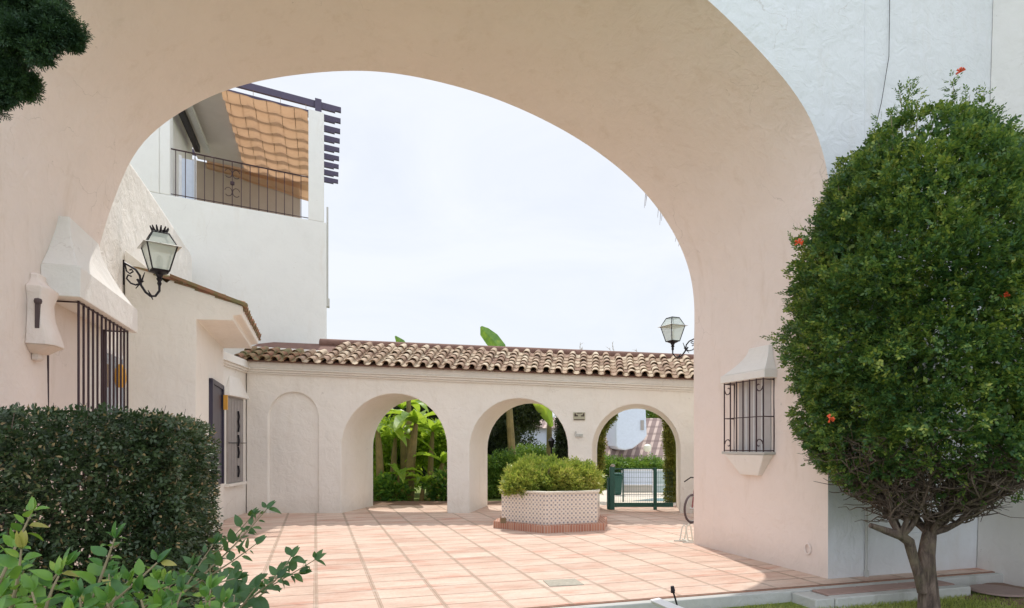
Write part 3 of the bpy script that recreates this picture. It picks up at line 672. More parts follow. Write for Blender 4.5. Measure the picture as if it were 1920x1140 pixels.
mb = MB(); mb.box((.16,.2,9.82),(.26,4.8,9.935),Bf); build('pergola_plate', mb, M['lwood'], ap)
def cloth(u,v):
    s_=.46+1.95*u; d=.05+4.5*v
    w=abs(math.sin(PI*d/.56)); sag=.19*w*(.55+.45*math.sin(PI*((s_/.62)%1))) + .05*noise.noise(Vector((s_*2,d*2,0)))
    z=9.79-sag
    return Bf(s_,d,z)
mb = MB(); mb.grid(cloth,36,90)
def cloth2(u,v):
    s_=.46+3.0*u; return Bf(s_,4.55+.05*math.sin(v*9),9.78-(.62-.42*u+.015*math.sin(u*14))*v)
mb.grid(cloth2,30,6)
cl=build('shade_cloth', mb, M['orange'], ap, smooth=True)
mb = MB()
for s_ in (.78,1.1,1.42,1.72,2.02,2.3): mb.tube([Bf(s_,.05+4.5*v,9.785-.19*abs(math.sin(PI*(.05+4.5*v)/.56))*.8) for v in np.linspace(0,1,60)],.007,4)
for s_ in (.5,1.1,1.72): mb.tube([Bf(s_,.05,9.78),Bf(s_,.05,9.93)],.006,4)
build('cloth_cord', mb, simple('cord',(.2,.12,.06),.8), cl)
mb = MB(); mb.box((2.43,.05,9.80),(3.7,4.6,9.87),Bf); build('awning', mb, M['ceil'], ap)
mb = MB(); mb.box((3.36,.1,9.35),(3.48,3.0,9.52),Bf); build('roller_box', mb, M['iron'], ap)
mb = MB(); mb.box((3.16,.1,9.5),(3.30,3.3,9.6),Bf); build('awning_rail', mb, M['greywall'], ap)
mb = MB(); mb.hexa([Bf(.82,4.6,7.07),Bf(4.4,4.6,7.07),Bf(4.4,4.75,7.07),Bf(.82,4.75,7.07),Bf(.82,4.6,9.72),Bf(4.4,4.6,9.76),Bf(4.4,4.75,9.76),Bf(.82,4.75,9.72)]); build('terrace_screen', mb, M['brownwall'], ap)
mb = MB(); mb.box((3.12,.9,7.07),(3.40,.95,8.3),Bf); dr=build('terrace_door', mb, M['bluewhite'], ap)
mb = MB(); mb.box((3.09,.86,7.07),(3.13,.96,8.35),Bf); mb.box((3.39,.86,7.07),(3.45,.96,8.35),Bf); build('door_frame', mb, M['white'], dr)
# ------------------------------------------------------------------ lanterns
def lantern(nm, label, mount, dirv, L0, zb, sc, rot, crown, group):
    mount=Vector(mount); dirv=Vector(dirv).normalized(); c=mount+dirv*L0; c.z=zb
    root=thing(nm,label,'wall lantern',tuple(mount),group)
    def W(x,y,z):  # lantern local
        a=math.radians(rot); return (c.x+sc*(x*math.cos(a)-y*math.sin(a)), c.y+sc*(x*math.sin(a)+y*math.cos(a)), zb+sc*z)
    def sq(h,z): return [W(-h,-h,z),W(h,-h,z),W(h,h,z),W(-h,h,z)]
    b,t_,tp=.105,.185,.10
    fr=MB()
    for i in range(4): fr.tube([sq(b,0)[i],sq(t_,.33)[i],sq(tp,.51)[i]],.010*sc,5)
    for z,h in ((0,b),(.51,tp)): fr.tube(sq(h,z)+[sq(h,z)[0]],.011*sc,5)
    build('frame',fr,M['iron'],root,smooth=True)
    fl=MB(); fl.hexa(sq(.235,.325)+sq(.19,.345)); build('brim',fl,M['steel'],root)
    g=MB()
    bt,tt,rt_=sq(b,.005),sq(t_-.004,.322),sq(tp,.508); r0=sq(t_-.004,.347)
    for i in range(4): j=(i+1)%4; g.add([bt[i],bt[j],tt[j],tt[i]],[(0,1,2,3)]); g.add([r0[i],r0[j],rt_[j],rt_[i]],[(0,1,2,3)])
    build('glass',g,M['glassy'],root)
    cp=MB(); cp.hexa(sq(tp,.51)+sq(tp*.7,.525))
    if crown:
        for k in range(12):
            t=2*PI*k/12; cp.tube([W(.05*math.cos(t),.05*math.sin(t),.515),W(.09*math.cos(t),.09*math.sin(t),.555),W(.115*math.cos(t),.115*math.sin(t),.605)],[.018*sc,.016*sc,.008*sc],5)
    build('cap',cp,M['iron'],root,smooth=True)
    bs=MB(); bs.lathe([(0,.0),(b*1.15*sc,0),(b*1.05*sc,-.02*sc),(.05*sc,-.045*sc),(.028*sc,-.09*sc),(.04*sc,-.11*sc),(.022*sc,-.14*sc),(.03*sc,-.17*sc),(.018*sc,-.2*sc),(0,-.2*sc)],(c.x,c.y,zb),14)
    build('socket',bs,M['iron'],root,smooth=True)
    # bracket in vertical plane: u from wall (0) to L0
    def B(u,z): q=mount+dirv*u; return (q.x,q.y,zb+z*sc)
    br=MB(); k_=L0/.44
    br.tube([B(L0,-.19),B(L0,-.27),B(L0-.05*k_,-.345),B(L0-.11*k_,-.35),B(L0-.17*k_,-.30),B(L0-.23*k_,-.2),B(L0-.27*k_,-.13)],.016*sc,6)
    br.tube([B(.235*k_-.02,-.21),B(.2*k_,-.08),B(.15*k_,.0),B(.07*k_,.05),B(.0,.09)],.015*sc,6)
    br.tube([B(.22*k_,-.18),B(.15*k_,-.21),B(.09*k_,-.19),B(.04*k_,-.13),B(.06*k_,-.08),B(.1*k_,-.1)],.012*sc,6)
    br.tube([B(.02,.06),B(.04*k_,-.03),B(.08*k_,-.06),B(.12*k_,-.03),B(.10*k_,.0),B(.075*k_,-.015)],.011*sc,6)
    for (u,z) in ((.18*k_,-.16),(.15*k_,-.26),(.36*k_,-.40),(.26*k_,-.03),(.30*k_,-.27)): br.tube([B(.22*k_ if u<.27*k_ else .33*k_,-.16 if u<.27*k_ else -.33),B(u,z)],[.014*sc,.005*sc],5)
    br.lathe([(0,-.03*sc),(.028*sc,0),(0,.03*sc)],B(.225*k_,-.15),8)
    br.tube([B(.005,-.22),B(.005,.12)],.012*sc,5)
    build('bracket',br,M['iron'],root,smooth=True)
    bb=MB(); bb.lathe([(0,.02*sc),(.03*sc,.03*sc),(.045*sc,.12*sc),(.03*sc,.2*sc),(0,.22*sc)],(c.x,c.y,zb),10); build('bulb',bb,M['white'],root,smooth=True)
    return root
G='iron wall lanterns'
m0=Aw(-2.5,9.86,3.9)
lantern('wall_lantern','large black lantern with a spiky crown on the wall at left','' and 0 or m0,Aw(1,0,0),.44,3.90,1.0,40,True,G)
rb = MB(); rb.box((3.80,12.98,0),(8,13.24,5.0)); tag(build('garden_wall', rb, M['plaster'], base=(4.5,13,0)),'white wall end carrying the far lantern, mostly behind the right pier','wall')
lantern('wall_lantern','smaller far lantern with open top panes beside the right pier, above the arcade roof',(3.80,13.1,3.6),(-1,0,0),.51,3.63,.93,25,False,G)
# ------------------------------------------------------------------ ground
def rects(name, pts, z, mat, rot=False):
    mb=MB(); mb.add([(*p,z) for p in pts],[tuple(range(len(pts)))]); me=build(name,mb,mat); return tag(me,kind='structure')
gnd=rects('ground',[(-150,-30),(150,-30),(150,300),(-150,300)],-.125,M['lawn'])
# patio built in its own rotated frame so that the paving grid follows the archway
me=bpy.data.meshes.new('patio'); mb=MB()
def loc(x,y): return (x*CA+y*SA, -x*SA+y*CA)
c4=[(-3.2,5.62),(8.0,5.62),(13.5,8.6)]+[loc(9,16.0)]+[loc(-9,16.0)]+[(-5,8.6)]
mb.add([(x,y,0) for x,y in c4],[tuple(range(len(c4)))])
pt=build('patio_floor',mb,M['tiles']); pt.rotation_euler=(0,0,AN); tag(pt,kind='structure')
# kerb face below the patio edge
te=MB(); te.box((-3.2,5.598,-.035),(8,5.632,-.004),Aw); tag(build('patio_edge',te,simple('tile_edge',(.33,.18,.12),.8,0,.6,30,.5),base=Aw(3,5.6,0)),kind='structure')
kb=MB(); kb.box((-3.2,5.45,-.2),(1.6,5.596,-.03),Aw); kb.box((1.603,5.5,-.2),(8,5.597,-.012),Aw)
tag(build('kerb',kb,M['greywall'],base=Aw(3,5.5,-.2),bevel=.01),kind='structure')
st=MB(); st.box((-3,4.3,-.2),(2.45,5.44,-.06),Aw); tag(build('path',st,simple('grey_step',(.36,.31,.31),.9,0,.5,30),base=Aw(1,5,-.2)),kind='structure')
ck=MB()
ck.hexa([P(1222,1132,5.9),P(1234,1126,6.0),P(1290,1150,5.2),P(1275,1158,5.2),P(1218,1124,5.95),P(1236,1120,6.02),P(1292,1143,5.22),P(1268,1146,5.2)])
tag(build('step_cheek',ck,M['white'],base=P(1240,1135,5.9),bevel=.01),'low white painted step cheek at the bottom edge of the photo beside the lawn','kerb')
sl=MB(); sl.tube([P(1271,1140,5.9),P(1266,1122,5.9),P(1261,1106,5.9)],.008,6); sl.tube([P(1262,1108,5.9),P(1260.5,1099,5.9)],[.022,.016],6); sl.tube([P(1258,1110,5.9),P(1265,1110,5.9)],.012,6)
tag(build('garden_spike',sl,M['iron'],base=P(1271,1140,5.9),smooth=True),'thin black garden spike standing in the lawn by the patio edge','garden spike')
dc=MB(); 
q=[P(1018,1089,6.9),P(1078,1086,6.9),P(1095,1097,6.7),P(1030,1100,6.7)]
def gp(px,py): t=1800/(py-835); return ((px-960)/1200*t,t,.004)
q=[gp(1018,1089),gp(1078,1086),gp(1095,1097),gp(1030,1100)]; dc.prism([(x,y,.0) for x,y,_ in q],[(x,y,.008) for x,y,_ in q]); 
tag(build('drain_cover',dc,simple('drain_grey',(.40,.37,.30),.8,0,.8,60,.4),base=gp(1050,1093)),'flat grey drain cover set in the patio tiles','drain cover')
# raised bed platform bottom right
bd=MB(); bd.box((4.72,5.16,-.25),(4.95,5.495,-.025),Aw); bd.box((4.953,5.14,-.25),(6.75,5.26,-.02),Aw); bd.box((4.953,5.263,-.25),(6.7,5.495,-.035),Aw)
rbd=thing('raised_edging','low whitewashed edging block with terracotta slabs at the foot of the tree','edging',Aw(5.5,5.4,-.2))
build('edging_wall',bd,M['greywall'],rbd,bevel=.012)
for (a,b) in ((4.97,5.52),(5.54,6.10),(6.12,6.68)):
    bd=MB(); bd.box((a,5.27,-.033),(b,5.49,-.012),Aw); build('slab',bd,simple('slab_clay',(.36,.24,.20),.85,0,.5,30),rbd,bevel=.005)
mh=MB(); mh.lathe([(0,.02),(.26,.02),(.28,.0)],Aw(7.1,5.1,-.085),24); tag(build('manhole_cover',mh,simple('cover_brown',(.28,.2,.17),.9,0,.5),base=Aw(7.1,5.1,-.085)),'round brown cover on the ground right of the tree trunk','manhole cover')
so=MB(); so.grid(lambda u,v: (lambda X,Y:Aw(X,Y,-.15+.13*max(0,min(1,(X-6.2)/1.2))*(.4+.6*noise.noise(Vector((X*2,Y*2,0))))))(5.2+4*u,3.6+2.2*v),30,20)
tag(build('earth',so,M['soil'],smooth=True),kind='structure')
# grass tufts
n=26000
X=RNG.uniform(2.4,7.6,n); Y=RNG.uniform(3.9,5.42,n); k=(X<4.65)|((Y<5.15)&(RNG.random(n)<np.clip(1.6-.28*(X-4.6),.1,1))); X=X[k];Y=Y[k]; n=len(X)
Cc=np.stack([X*CA-Y*SA,X*SA+Y*CA,np.full(n,-.125)],1); D=unit(RNG.normal(size=(n,3))*.5+np.array([0,0,1])); V,F=leafmesh(Cc,D,rot_dirs(n),RNG.uniform(.025,.06,n),.006)
tag(build_np('grass',V,F,M['grass']),'short sunlit grass below the patio kerb','grass',kind='stuff')
# ------------------------------------------------------------------ planter
pc=(.75,12.0); 
def hexpts(R,z,off=0): return [(pc[0]+R*math.sin(math.radians(-10+60*k)), pc[1]-R*math.cos(math.radians(-10+60*k)), z) for k in range(6)]
pr=thing('planter','hexagonal planter clad in small patterned tiles on a brick base in the patio','planter',(pc[0],pc[1],0))
def uvbox(o, z0):
    me=o.data; uv=me.uv_layers.new(name='UVMap')
    for poly in me.polygons:
        n_=poly.normal
        t_=Vector((-n_.y,n_.x,0))
        if t_.length<.5: t_=Vector((1,0,0))
        t_.normalize()
        for li in poly.loop_indices:
            v=me.vertices[me.loops[li].vertex_index].co; uv.data[li].uv=(v.dot(t_), v.z if abs(n_.z)<.5 else v.y)
def ringwall(R0,R1,z0,z1):
    mb=MB(); a=hexpts(R0,z0);b=hexpts(R0,z1);c_=hexpts(R1,z1);d_=hexpts(R1,z0)
    for i in range(6):
        j=(i+1)%6; mb.add([a[i],a[j],b[j],b[i]],[(0,1,2,3)]); mb.add([b[i],b[j],c_[j],c_[i]],[(0,1,2,3)]); mb.add([c_[i],c_[j],d_[j],d_[i]],[(0,1,2,3)])
    return mb
w_=build('tiled_wall',ringwall(1.0,.9,.13,.665),M['azulejo'],pr); uvbox(w_,0)
w_=build('rim',ringwall(1.035,.87,.667,.70),simple('rim_cream',(.74,.68,.58),.5),pr,bevel=.006)
b_=MB(); h0=hexpts(1.16,0);h1=hexpts(1.16,.128); b_.prism(h0,h1); w_=build('brick_base',b_,M['brick'],pr); uvbox(w_,0)
b_=MB(); b_.prism(hexpts(.88,.5),hexpts(.88,.62)); build('soil',b_,M['soil'],pr)
bx=MB(); bx.box((P(938,0,11.3)[0],11.25,.13),(P(949,0,11.3)[0],11.33,.22)); build('tap_cover',bx,simple('tap_brown',(.18,.12,.06),.6),pr)
def blob(n, c, R, fill=.35, zmin=None, lump=.18, seed=0, rng=RNG):
    d=unit(rng.normal(size=(n,3))); r=(1-rng.random(n)**1.5*fill)
    lm=np.array([noise.noise(Vector((x*2.2+seed,y*2.2,z*2.2)))for x,y,z in d])*lump*2+1
    p=d*r[:,None]*lm[:,None]*np.array(R)+np.array(c)
    if zmin is not None: m=p[:,2]>zmin; p=p[m];d=d[m]
    return p,d
ps=[];ds=[]
for (cx,cy,cz,rx,ry,rz) in ((.25,11.85,.82,.38,.45,.40),(.2,11.6,.75,.30,.3,.27),(.75,12,.92,.55,.6,.42),(1.25,11.95,.85,.38,.45,.42),(.85,11.6,.80,.5,.28,.36),(1.42,12.2,.8,.22,.3,.3),(.45,12.3,1.0,.5,.4,.36)):
    p_,d_=blob(1700,(cx,cy,.62+(cz-.62)*.8),(rx,ry,rz*.85),.5,.62); ps.append(p_);ds.append(d_)
C=np.concatenate(ps);D=unit(np.concatenate(ds)+RNG.normal(size=C.shape)*.5+np.array([0,0,.5])); c2,d2,n2=sprays(C,D,2,.045,.028)
V,F=leafmesh(c2,d2,n2,.065,.028)
sh=thing('planter_shrub','rounded yellow green shrub filling the hexagonal tiled planter','shrub',(pc[0],pc[1],.62))
build_np('foliage',V,F,M['leaf_planter'],sh)
mb=MB()
for i in range(40):
    a=random.uniform(0,2*PI); r=random.uniform(.1,.75); mb.tube([(pc[0]+r*.5*math.cos(a),pc[1]+r*.5*math.sin(a),.6),(pc[0]+r*.8*math.cos(a),pc[1]+r*.8*math.sin(a),.85),(pc[0]+r*math.cos(a+.2),pc[1]+r*math.sin(a+.2),1.1)],[.012,.008,.004],4)
build('stems',mb,M['twig'],sh)
# ------------------------------------------------------------------ gate
gt=thing('garden_gate','low dark green mesh gate standing open between green posts in the right arch','gate',P(1150,957,14.9))
def gx(px): return (px-960)/1200*14.95
mb=MB(); mb.box((gx(1143),14.9,0),(gx(1152),15.02,1.0)); mb.box((gx(1139),14.98,0),(gx(1144),15.06,.75)); build('gate_post',mb,M['green'],gt,bevel=.01)
mb=MB(); mb.lathe([(0,0),(.05,0),(.055,.03),(.03,.06),(0,.065)],(gx(1149),14.96,1.0),10); build('post_cap',mb,M['steel'],gt,smooth=True)
mb=MB(); mb.box((gx(1225),14.9,0),(gx(1231),14.97,.98)); build('gate_post',mb,M['green'],gt,bevel=.008)
mb=MB(); mb.box((gx(1167),14.93,.18),(gx(1169.5),14.96,.96)); mb.box((gx(1152),14.93,.94),(gx(1225),14.96,.965)); mb.box((gx(1152),14.93,.06),(gx(1262),14.96,.16)); build('gate_rail',mb,M['green'],gt)
mb=MB()
for px in np.arange(1155,1262,4.2): mb.tube([(gx(px),14.945,.1),(gx(px),14.945,.95)],.0028,4)
for z in np.arange(.2,.95,.11): mb.tube([(gx(1152),14.945,z),(gx(1262),14.945,z)],.0028,4)
build('wire_mesh',mb,M['green'],gt)
# ------------------------------------------------------------------ bicycle and rack
bk=thing('bicycle','small bicycle leaning half hidden behind the right pier, its front wheel showing','bicycle',(3.6,12.45,0))
hd_=Vector((.72,.69,0)); wc=Vector((3.46,12.3,.285))
def wheel(c):
    t_=MB(); t_.tube([tuple(c+hd_*(.265*math.cos(a))+Vector((0,0,.265*math.sin(a)))) for a in np.linspace(0,2*PI,33)],.021,8,False); w_=build('wheel',t_,M['rubber'],bk,smooth=True)
    r_=MB(); r_.tube([tuple(c+hd_*(.238*math.cos(a))+Vector((0,0,.238*math.sin(a)))) for a in np.linspace(0,2*PI,33)],.009,6,False)
    for k in range(16):
        a=2*PI*k/16; r_.tube([tuple(c),tuple(c+hd_*(.235*math.cos(a))+Vector((0,0,.235*math.sin(a))))],.0018,3)
    r_.tube([tuple(c-Vector((-.69,.72,0))*.04),tuple(c+Vector((-.69,.72,0))*.04)],.018,8); build('rim',r_,M['steel'],w_,smooth=True)
wheel(wc); wheel(wc+hd_*.86)
mb=MB(); hb=wc+hd_*.12+Vector((0,0,.5)); bbk=wc+hd_*.46+Vector((0,0,0)); se=wc+hd_*.62+Vector((0,0,.5)); rw_=wc+hd_*.86
for a,b in ((wc,hb),(hb,bbk),(hb-Vector((0,0,.05)),se-Vector((0,0,.08))),(bbk,se),(bbk,rw_),(se-Vector((0,0,.1)),rw_)): mb.tube([tuple(a),tuple(b)],.014,8)
build('bicycle_frame',mb,simple('bike_paint',(.25,.05,.05),.35),bk,smooth=True)
mb=MB(); sd=Vector((-.69,.72,0)); mb.tube([tuple(hb+sd*.24),tuple(hb+Vector((0,0,.09))+sd*.1),tuple(hb+Vector((0,0,.09))-sd*.1),tuple(hb-sd*.24)],.012,8); build('handlebar',mb,M['iron'],bk,smooth=True)
mb=MB(); mb.hexa([tuple(se+hd_*a+sd*b+Vector((0,0,.02))) for a,b in ((-.12,-.02),(.12,-.07),(.12,.07),(-.12,.02))]+[tuple(se+hd_*a+sd*b+Vector((0,0,.07))) for a,b in ((-.12,-.02),(.12,-.07),(.12,.07),(-.12,.02))]); build('saddle',mb,M['iron'],bk,bevel=.015)
mb=MB(); mb.tube([tuple(bbk-sd*.06),tuple(bbk+sd*.06)],.05,12); mb.tube([tuple(bbk-sd*.07),tuple(bbk-sd*.07+Vector((0,0,-.13)))],.01,6); mb.box(tuple(bbk-sd*.07+Vector((-.04,-.02,-.14))),tuple(bbk-sd*.07+Vector((.04,.02,-.12)))); build('pedal',mb,M['iron'],bk)
rk=MB(); RY=10.0
for dx in (0,.1):
    x0=2.62+dx; rk.tube([(x0,RY+dx,.01),(x0+.04,RY+dx,.22),(x0+.07,RY+dx,.26),(x0+.10,RY+dx,.22),(x0+.13,RY+dx,.01)],.012,6)
rk.tube([(2.53,RY,.012),(2.83,RY,.012)],.013,6); rk.tube([(2.62,RY-.18,.012),(2.80,RY-.18,.012)],.012,6); rk.tube([(2.72,RY-.18,.012),(2.72,RY+.2,.012)],.012,6)
tag(build('bicycle_rack',rk,simple('cream_tube',(.66,.64,.56),.4),base=(2.65,10,0),smooth=True),'small cream tubular bicycle rack at the foot of the right pier','bicycle rack')
# ------------------------------------------------------------------ trimmed tree on the right
TB=Aw(0,0,0); tbx,tby=4.03,6.2; TC=(4.13,6.40)
tree=thing('trumpet_tree','clipped egg shaped tree with bare twiggy underside and small orange flowers, right of the arch','tree',(tbx,tby,-.17))
PR=[(.98,.60),(1.15,.80),(1.35,.96),(1.68,1.12),(2.1,1.22),(2.61,1.27),(3.0,1.24),(3.3,1.18),(3.8,.98),(4.1,.85),(4.33,.72),(4.55,.54),(4.68,.36)]
pz=np.array([a for a,_ in PR]); prr=np.array([b for _,b in PR])
def crown(n, zlo, zhi, shell, rng=RNG):
    z=rng.uniform(zlo,zhi,n*2); R=np.interp(z,pz,prr); keep=rng.random(n*2)<(R/1.25*.85+.15); z=z[keep][:n]; R=R[keep][:n]; n=len(z)
    th=rng.uniform(0,2*PI,n)
    lm=np.array([noise.noise(Vector((math.cos(t)*1.6,math.sin(t)*1.6,zz*1.7)))*.16+noise.noise(Vector((math.cos(t)*5,math.sin(t)*5,zz*5+3)))*.13+noise.noise(Vector((math.cos(t)*11,math.sin(t)*11,zz*9+1)))*.09 for t,zz in zip(th,z)])
    r=R*(1+lm)*(1-shell*rng.random(n)**1.6)
    p=np.stack([TC[0]+r*np.cos(th),TC[1]+r*np.sin(th),z],1); d=np.stack([np.cos(th),np.sin(th),np.interp(z,[1,2.5,4.6],[-.35,.1,1.1])],1)
    return p,unit(d)
TC_IN=lambda q: (q-np.array([TC[0],TC[1],0]))*np.array([.86,.86,1])+np.array([TC[0],TC[1],0])
p_,d_=crown(27000,1.43,4.70,.30); inn,_q=crown(17000,1.52,4.5,.55); V,F=leafmesh(TC[0]*0+TC_IN(inn),rot_dirs(len(inn)),rot_dirs(len(inn)),.07,.04); build_np('inner_foliage',V,F,M['leaf_tree'],tree)
g_,h_=crown(4200,.95,1.42,.35)
k_=((g_[:,0]<TC[0]-.55)&(RNG.random(len(g_))<.8))|(RNG.random(len(g_))<.10)|((g_[:,2]>1.25)&(RNG.random(len(g_))<.4)); g_=g_[k_]; h_=h_[k_]
C=np.concatenate([p_,g_]); D=unit(np.concatenate([d_,h_])+RNG.normal(size=C.shape)*.55)
hole=np.array([noise.noise(Vector((a*2.6,b*2.6,c*2.6)))for a,b,c in C])+.35*np.array([noise.noise(Vector((a*7,b*7,c*7)))for a,b,c in C]); m_=hole>-.25; C=C[m_];D=D[m_]
c2,d2,n2=sprays(C,D,3,.030,.02); 
V,F=leafmesh(c2,d2,n2,RNG.uniform(.028,.05,len(c2)),.024)
build_np('crown',V,F,M['leaf_tree'],tree)
# top sprigs
mb=MB(); sC=[];sD=[]
for (px,py,h) in ((1700,235,95),(1672,262,60),(1720,250,60),(1800,235,95),(1780,240,60),(1830,255,85),(1632,290,50),(1870,300,70),(1893,300,62),(1650,262,45),(1745,240,30),(1600,340,30),(1905,340,60),(1860,290,80),(1580,360,40),(1690,240,70),(1812,240,70)):
    b0=Vector(P(px,py+20,6.3+random.uniform(-.3,.3))); tip=b0+Vector((random.uniform(-.08,.08),random.uniform(-.1,.1),(h+10)/1200*6.3))
    pts=[b0.lerp(tip,u)+Vector((math.sin(u*4+px)*.012,0,0)) for u in np.linspace(0,1,6)]; mb.tube(pts,[.005,.0045,.004,.0035,.003,.002],4)
    for u in np.linspace(.12,1,int(h/7)):
        for s_ in range(3):
            q=b0.lerp(tip,u); dd_=Vector((random.uniform(-1,1),random.uniform(-1,1),random.uniform(.1,.9))).normalized(); sC.append(q+dd_*random.uniform(0,.05)); sD.append(dd_)
tag(build('sprig_stems',mb,M['stem'],tree),kind='stuff')
c2,d2,n2=sprays(np.array([tuple(x) for x in sC]),np.array([tuple(x) for x in sD]),3,.026,.014); V,F=leafmesh(c2,d2,n2,.032,.016); build_np('sprig_leaves',V,F,M['leaf_tree'],tree)
# stray shoots around the outline
q_,e_=crown(420,1.2,4.5,.02); C=[];D=[]
for a,b in zip(q_,e_):
    b=unit((b+RNG.normal(size=3)*.4+np.array([0,0,.25])).reshape(1,3))[0]
    for u in (0,.03,.06,.09): C.append(a+b*(u+.02)); D.append(unit((b+RNG.normal(size=3)*.7).reshape(1,3))[0])
c2,d2,n2=sprays(np.array(C),np.array(D),2,.022,.014); V,F=leafmesh(c2,d2,n2,.03,.015); build_np('shoots',V,F,M['leaf_tree'],tree)
# flowers
for (px,py) in ((1498,455),(1556,785),(1882,556),(1801,135)):
    t_= {1498:6.35,1556:5.75,1882:5.25,1801:6.3}[px]; c0=Vector(P(px,py,t_)); mb=MB()
    for k in range(9):
        dd_=Vector((random.uniform(-1,1),random.uniform(-1,.3),random.uniform(-.6,1))).normalized(); mb.tube([c0,c0+dd_*.02,c0+dd_*.042],[.004,.006,.010],5)
    build('flower',mb,M['red'],tree)
# trunk and limbs
mb=MB()
def T(px,py,t): return Vector(P(px,py,t))
trunk=[T(1742,1150,6.2),T(1741,1110,6.2),T(1738,1070,6.2),T(1737,1040,6.2),T(1742,1005,6.22),T(1748,960,6.3)]
mb.tube([trunk[0]+Vector((0,0,-.05))]+trunk,[.118,.102,.086,.076,.074,.064,.03],14)
mb.tube([T(1730,1110,6.17),T(1722,1075,6.15),T(1712,1045,6.14),T(1704,1015,6.13),T(1690,1005,6.1),T(1660,995,6.05),T(1632,985,6.0)],[.05,.048,.045,.05,.045,.035,.024],9)
random.seed(21); limbs=[]
def limb(a,b,r0,r1,wob_,n=7):
    a=Vector(a);b=Vector(b);L_=(b-a).length; o=Vector((random.uniform(-1,1),random.uniform(-1,1),random.uniform(-.6,.6)))*wob_*L_
    o2=Vector((random.uniform(-1,1),random.uniform(-1,1),random.uniform(-1,1)))*wob_*L_*.5
    pts=[a.lerp(b,u)+o*math.sin(PI*u)+o2*math.sin(2*PI*u) for u in np.linspace(0,1,n)]
    mb.tube(pts,[r0+(r1-r0)*u for u in np.linspace(0,1,n)],6 if r0>.015 else 4,cap=False); return pts
src=[trunk[3],trunk[4],T(1745,1000,6.2),T(1704,1015,6.13),T(1690,1005,6.1)]
for i in range(20):
    th=2*PI*i/20+random.uniform(-.15,.15); rr=random.uniform(.4,.95); tgt=Vector((TC[0]+rr*math.cos(th),TC[1]+rr*math.sin(th)*.9,random.uniform(.85,1.0)+.35*rr*random.random()+.12))
    s0=min(src,key=lambda q:(q-tgt).length+random.uniform(0,.12)) ; limbs.append(limb(s0,tgt,random.uniform(.022,.036),.011,.12,8))
tw=[]
for l_ in limbs:
    for j in range(13):
        k=random.randint(2,7); a=l_[k]; th=math.atan2(a.y-TC[1],a.x-TC[0])+random.uniform(-1.1,1.1); R=random.uniform(.25,.6)
        b=a+Vector((R*math.cos(th),R*math.sin(th),random.uniform(-.03,.5))); 
        rmax=np.interp(b.z,pz,prr)*1.02; h=Vector((b.x-TC[0],b.y-TC[1],0)); 
        if h.length>rmax: h=h*(rmax/h.length); b.x=TC[0]+h.x;b.y=TC[1]+h.y
        tw.append(limb(a,b,random.uniform(.008,.013),.005,.18,6))
for l_ in tw:
    for j in range(7):
        k=random.randint(1,5); a=l_[k]; b=a+Vector((random.uniform(-.25,.25),random.uniform(-.25,.25),random.uniform(-.08,.26))); limb(a,b,.0055,.0025,.22,5)
build('trunk',mb,M['bark'],tree,smooth=True,angle=80)
# ------------------------------------------------------------------ hedge on the left
HX0,HX1,HY0,HY1,HZ=-5.4,-.86,4.55,6.35,1.70
hg=thing('hedge','dense dark green clipped hedge with a squared right end, in front of the left wall','hedge',Aw(-2.8,5.4,-.17))
def hedgepts(n):
    X=RNG.uniform(HX0,HX1,n);Y=RNG.uniform(HY0,HY1,n);Z=RNG.uniform(-.17,HZ,n)
    f=RNG.random(n); dep=RNG.random(n)**1.7*.30
    k=f<.42; Y[k]=HY0+dep[k]; 
    k2=(f>=.42)&(f<.62); Z[k2]=HZ-dep[k2]
    k3=(f>=.62)&(f<.9); X[k3]=HX1-dep[k3]
    D=np.zeros((n,3)); D[k,1]=-1; D[k2,2]=1; D[k3,0]=1
    # rounding of edges and lumps
    lm=np.array([noise.noise(Vector((a*1.5,b*1.5,c*1.5)))for a,b,c in zip(X,Y,Z)])
    X=X+lm*.09*(k3); Y=Y-lm*.10*k; Z=Z+lm*.09*k2
    e=np.clip((Z-(HZ-.22))/.22,0,1); Y=Y+e*e*.12*(k); X=X-e*e*.12*k3
    e2=np.clip((X-(HX1-.25))/.25,0,1); Y=Y+e2*e2*.14*k
    return np.stack([X*CA-Y*SA,X*SA+Y*CA,Z],1), np.stack([D[:,0]*CA-D[:,1]*SA,D[:,0]*SA+D[:,1]*CA,D[:,2]],1)
C,D=hedgepts(46000); D=unit(D+RNG.normal(size=C.shape)*.8)
c2,d2,n2=sprays(C,D,1,.03,.016); V,F=leafmesh(c2,d2,n2,RNG.uniform(.026,.044,len(c2)),.019)
build_np('foliage',V,F,M['leaf_hedge'],hg)
nI=16000; X_=RNG.uniform(HX0,HX1-.2,nI); Y_=RNG.uniform(HY0+.16,HY1-.1,nI); Z_=RNG.uniform(-.1,HZ-.16,nI)
V,F=leafmesh(np.stack([X_*CA-Y_*SA,X_*SA+Y_*CA,Z_],1),rot_dirs(nI),rot_dirs(nI),.085,.05); build_np('inner_foliage',V,F,M['leaf_hedge'],hg)
mb=MB()
random.seed(5)
for i in range(420):
    X=random.uniform(HX0,HX1-.1);Y=random.uniform(HY0+.08,HY1-.1);z=random.uniform(0,HZ-.4)
    a=Vector(Aw(X,Y,z)); b=a+Vector((random.uniform(-.25,.25),random.uniform(-.3,.3),random.uniform(.1,.4))); mb.tube([a,a.lerp(b,.5)+Vector((random.uniform(-.04,.04),0,0)),b],[.009,.007,.003],4,False)
for i in range(60):
    X=random.uniform(HX0,HX1-.05);Y=random.uniform(HY0,HY1); a=Vector(Aw(X,Y,HZ-.1)); b=a+Vector((random.uniform(-.05,.05),random.uniform(-.05,.05),random.uniform(.12,.2))); mb.tube([a,b],[.003,.0015],3,False)
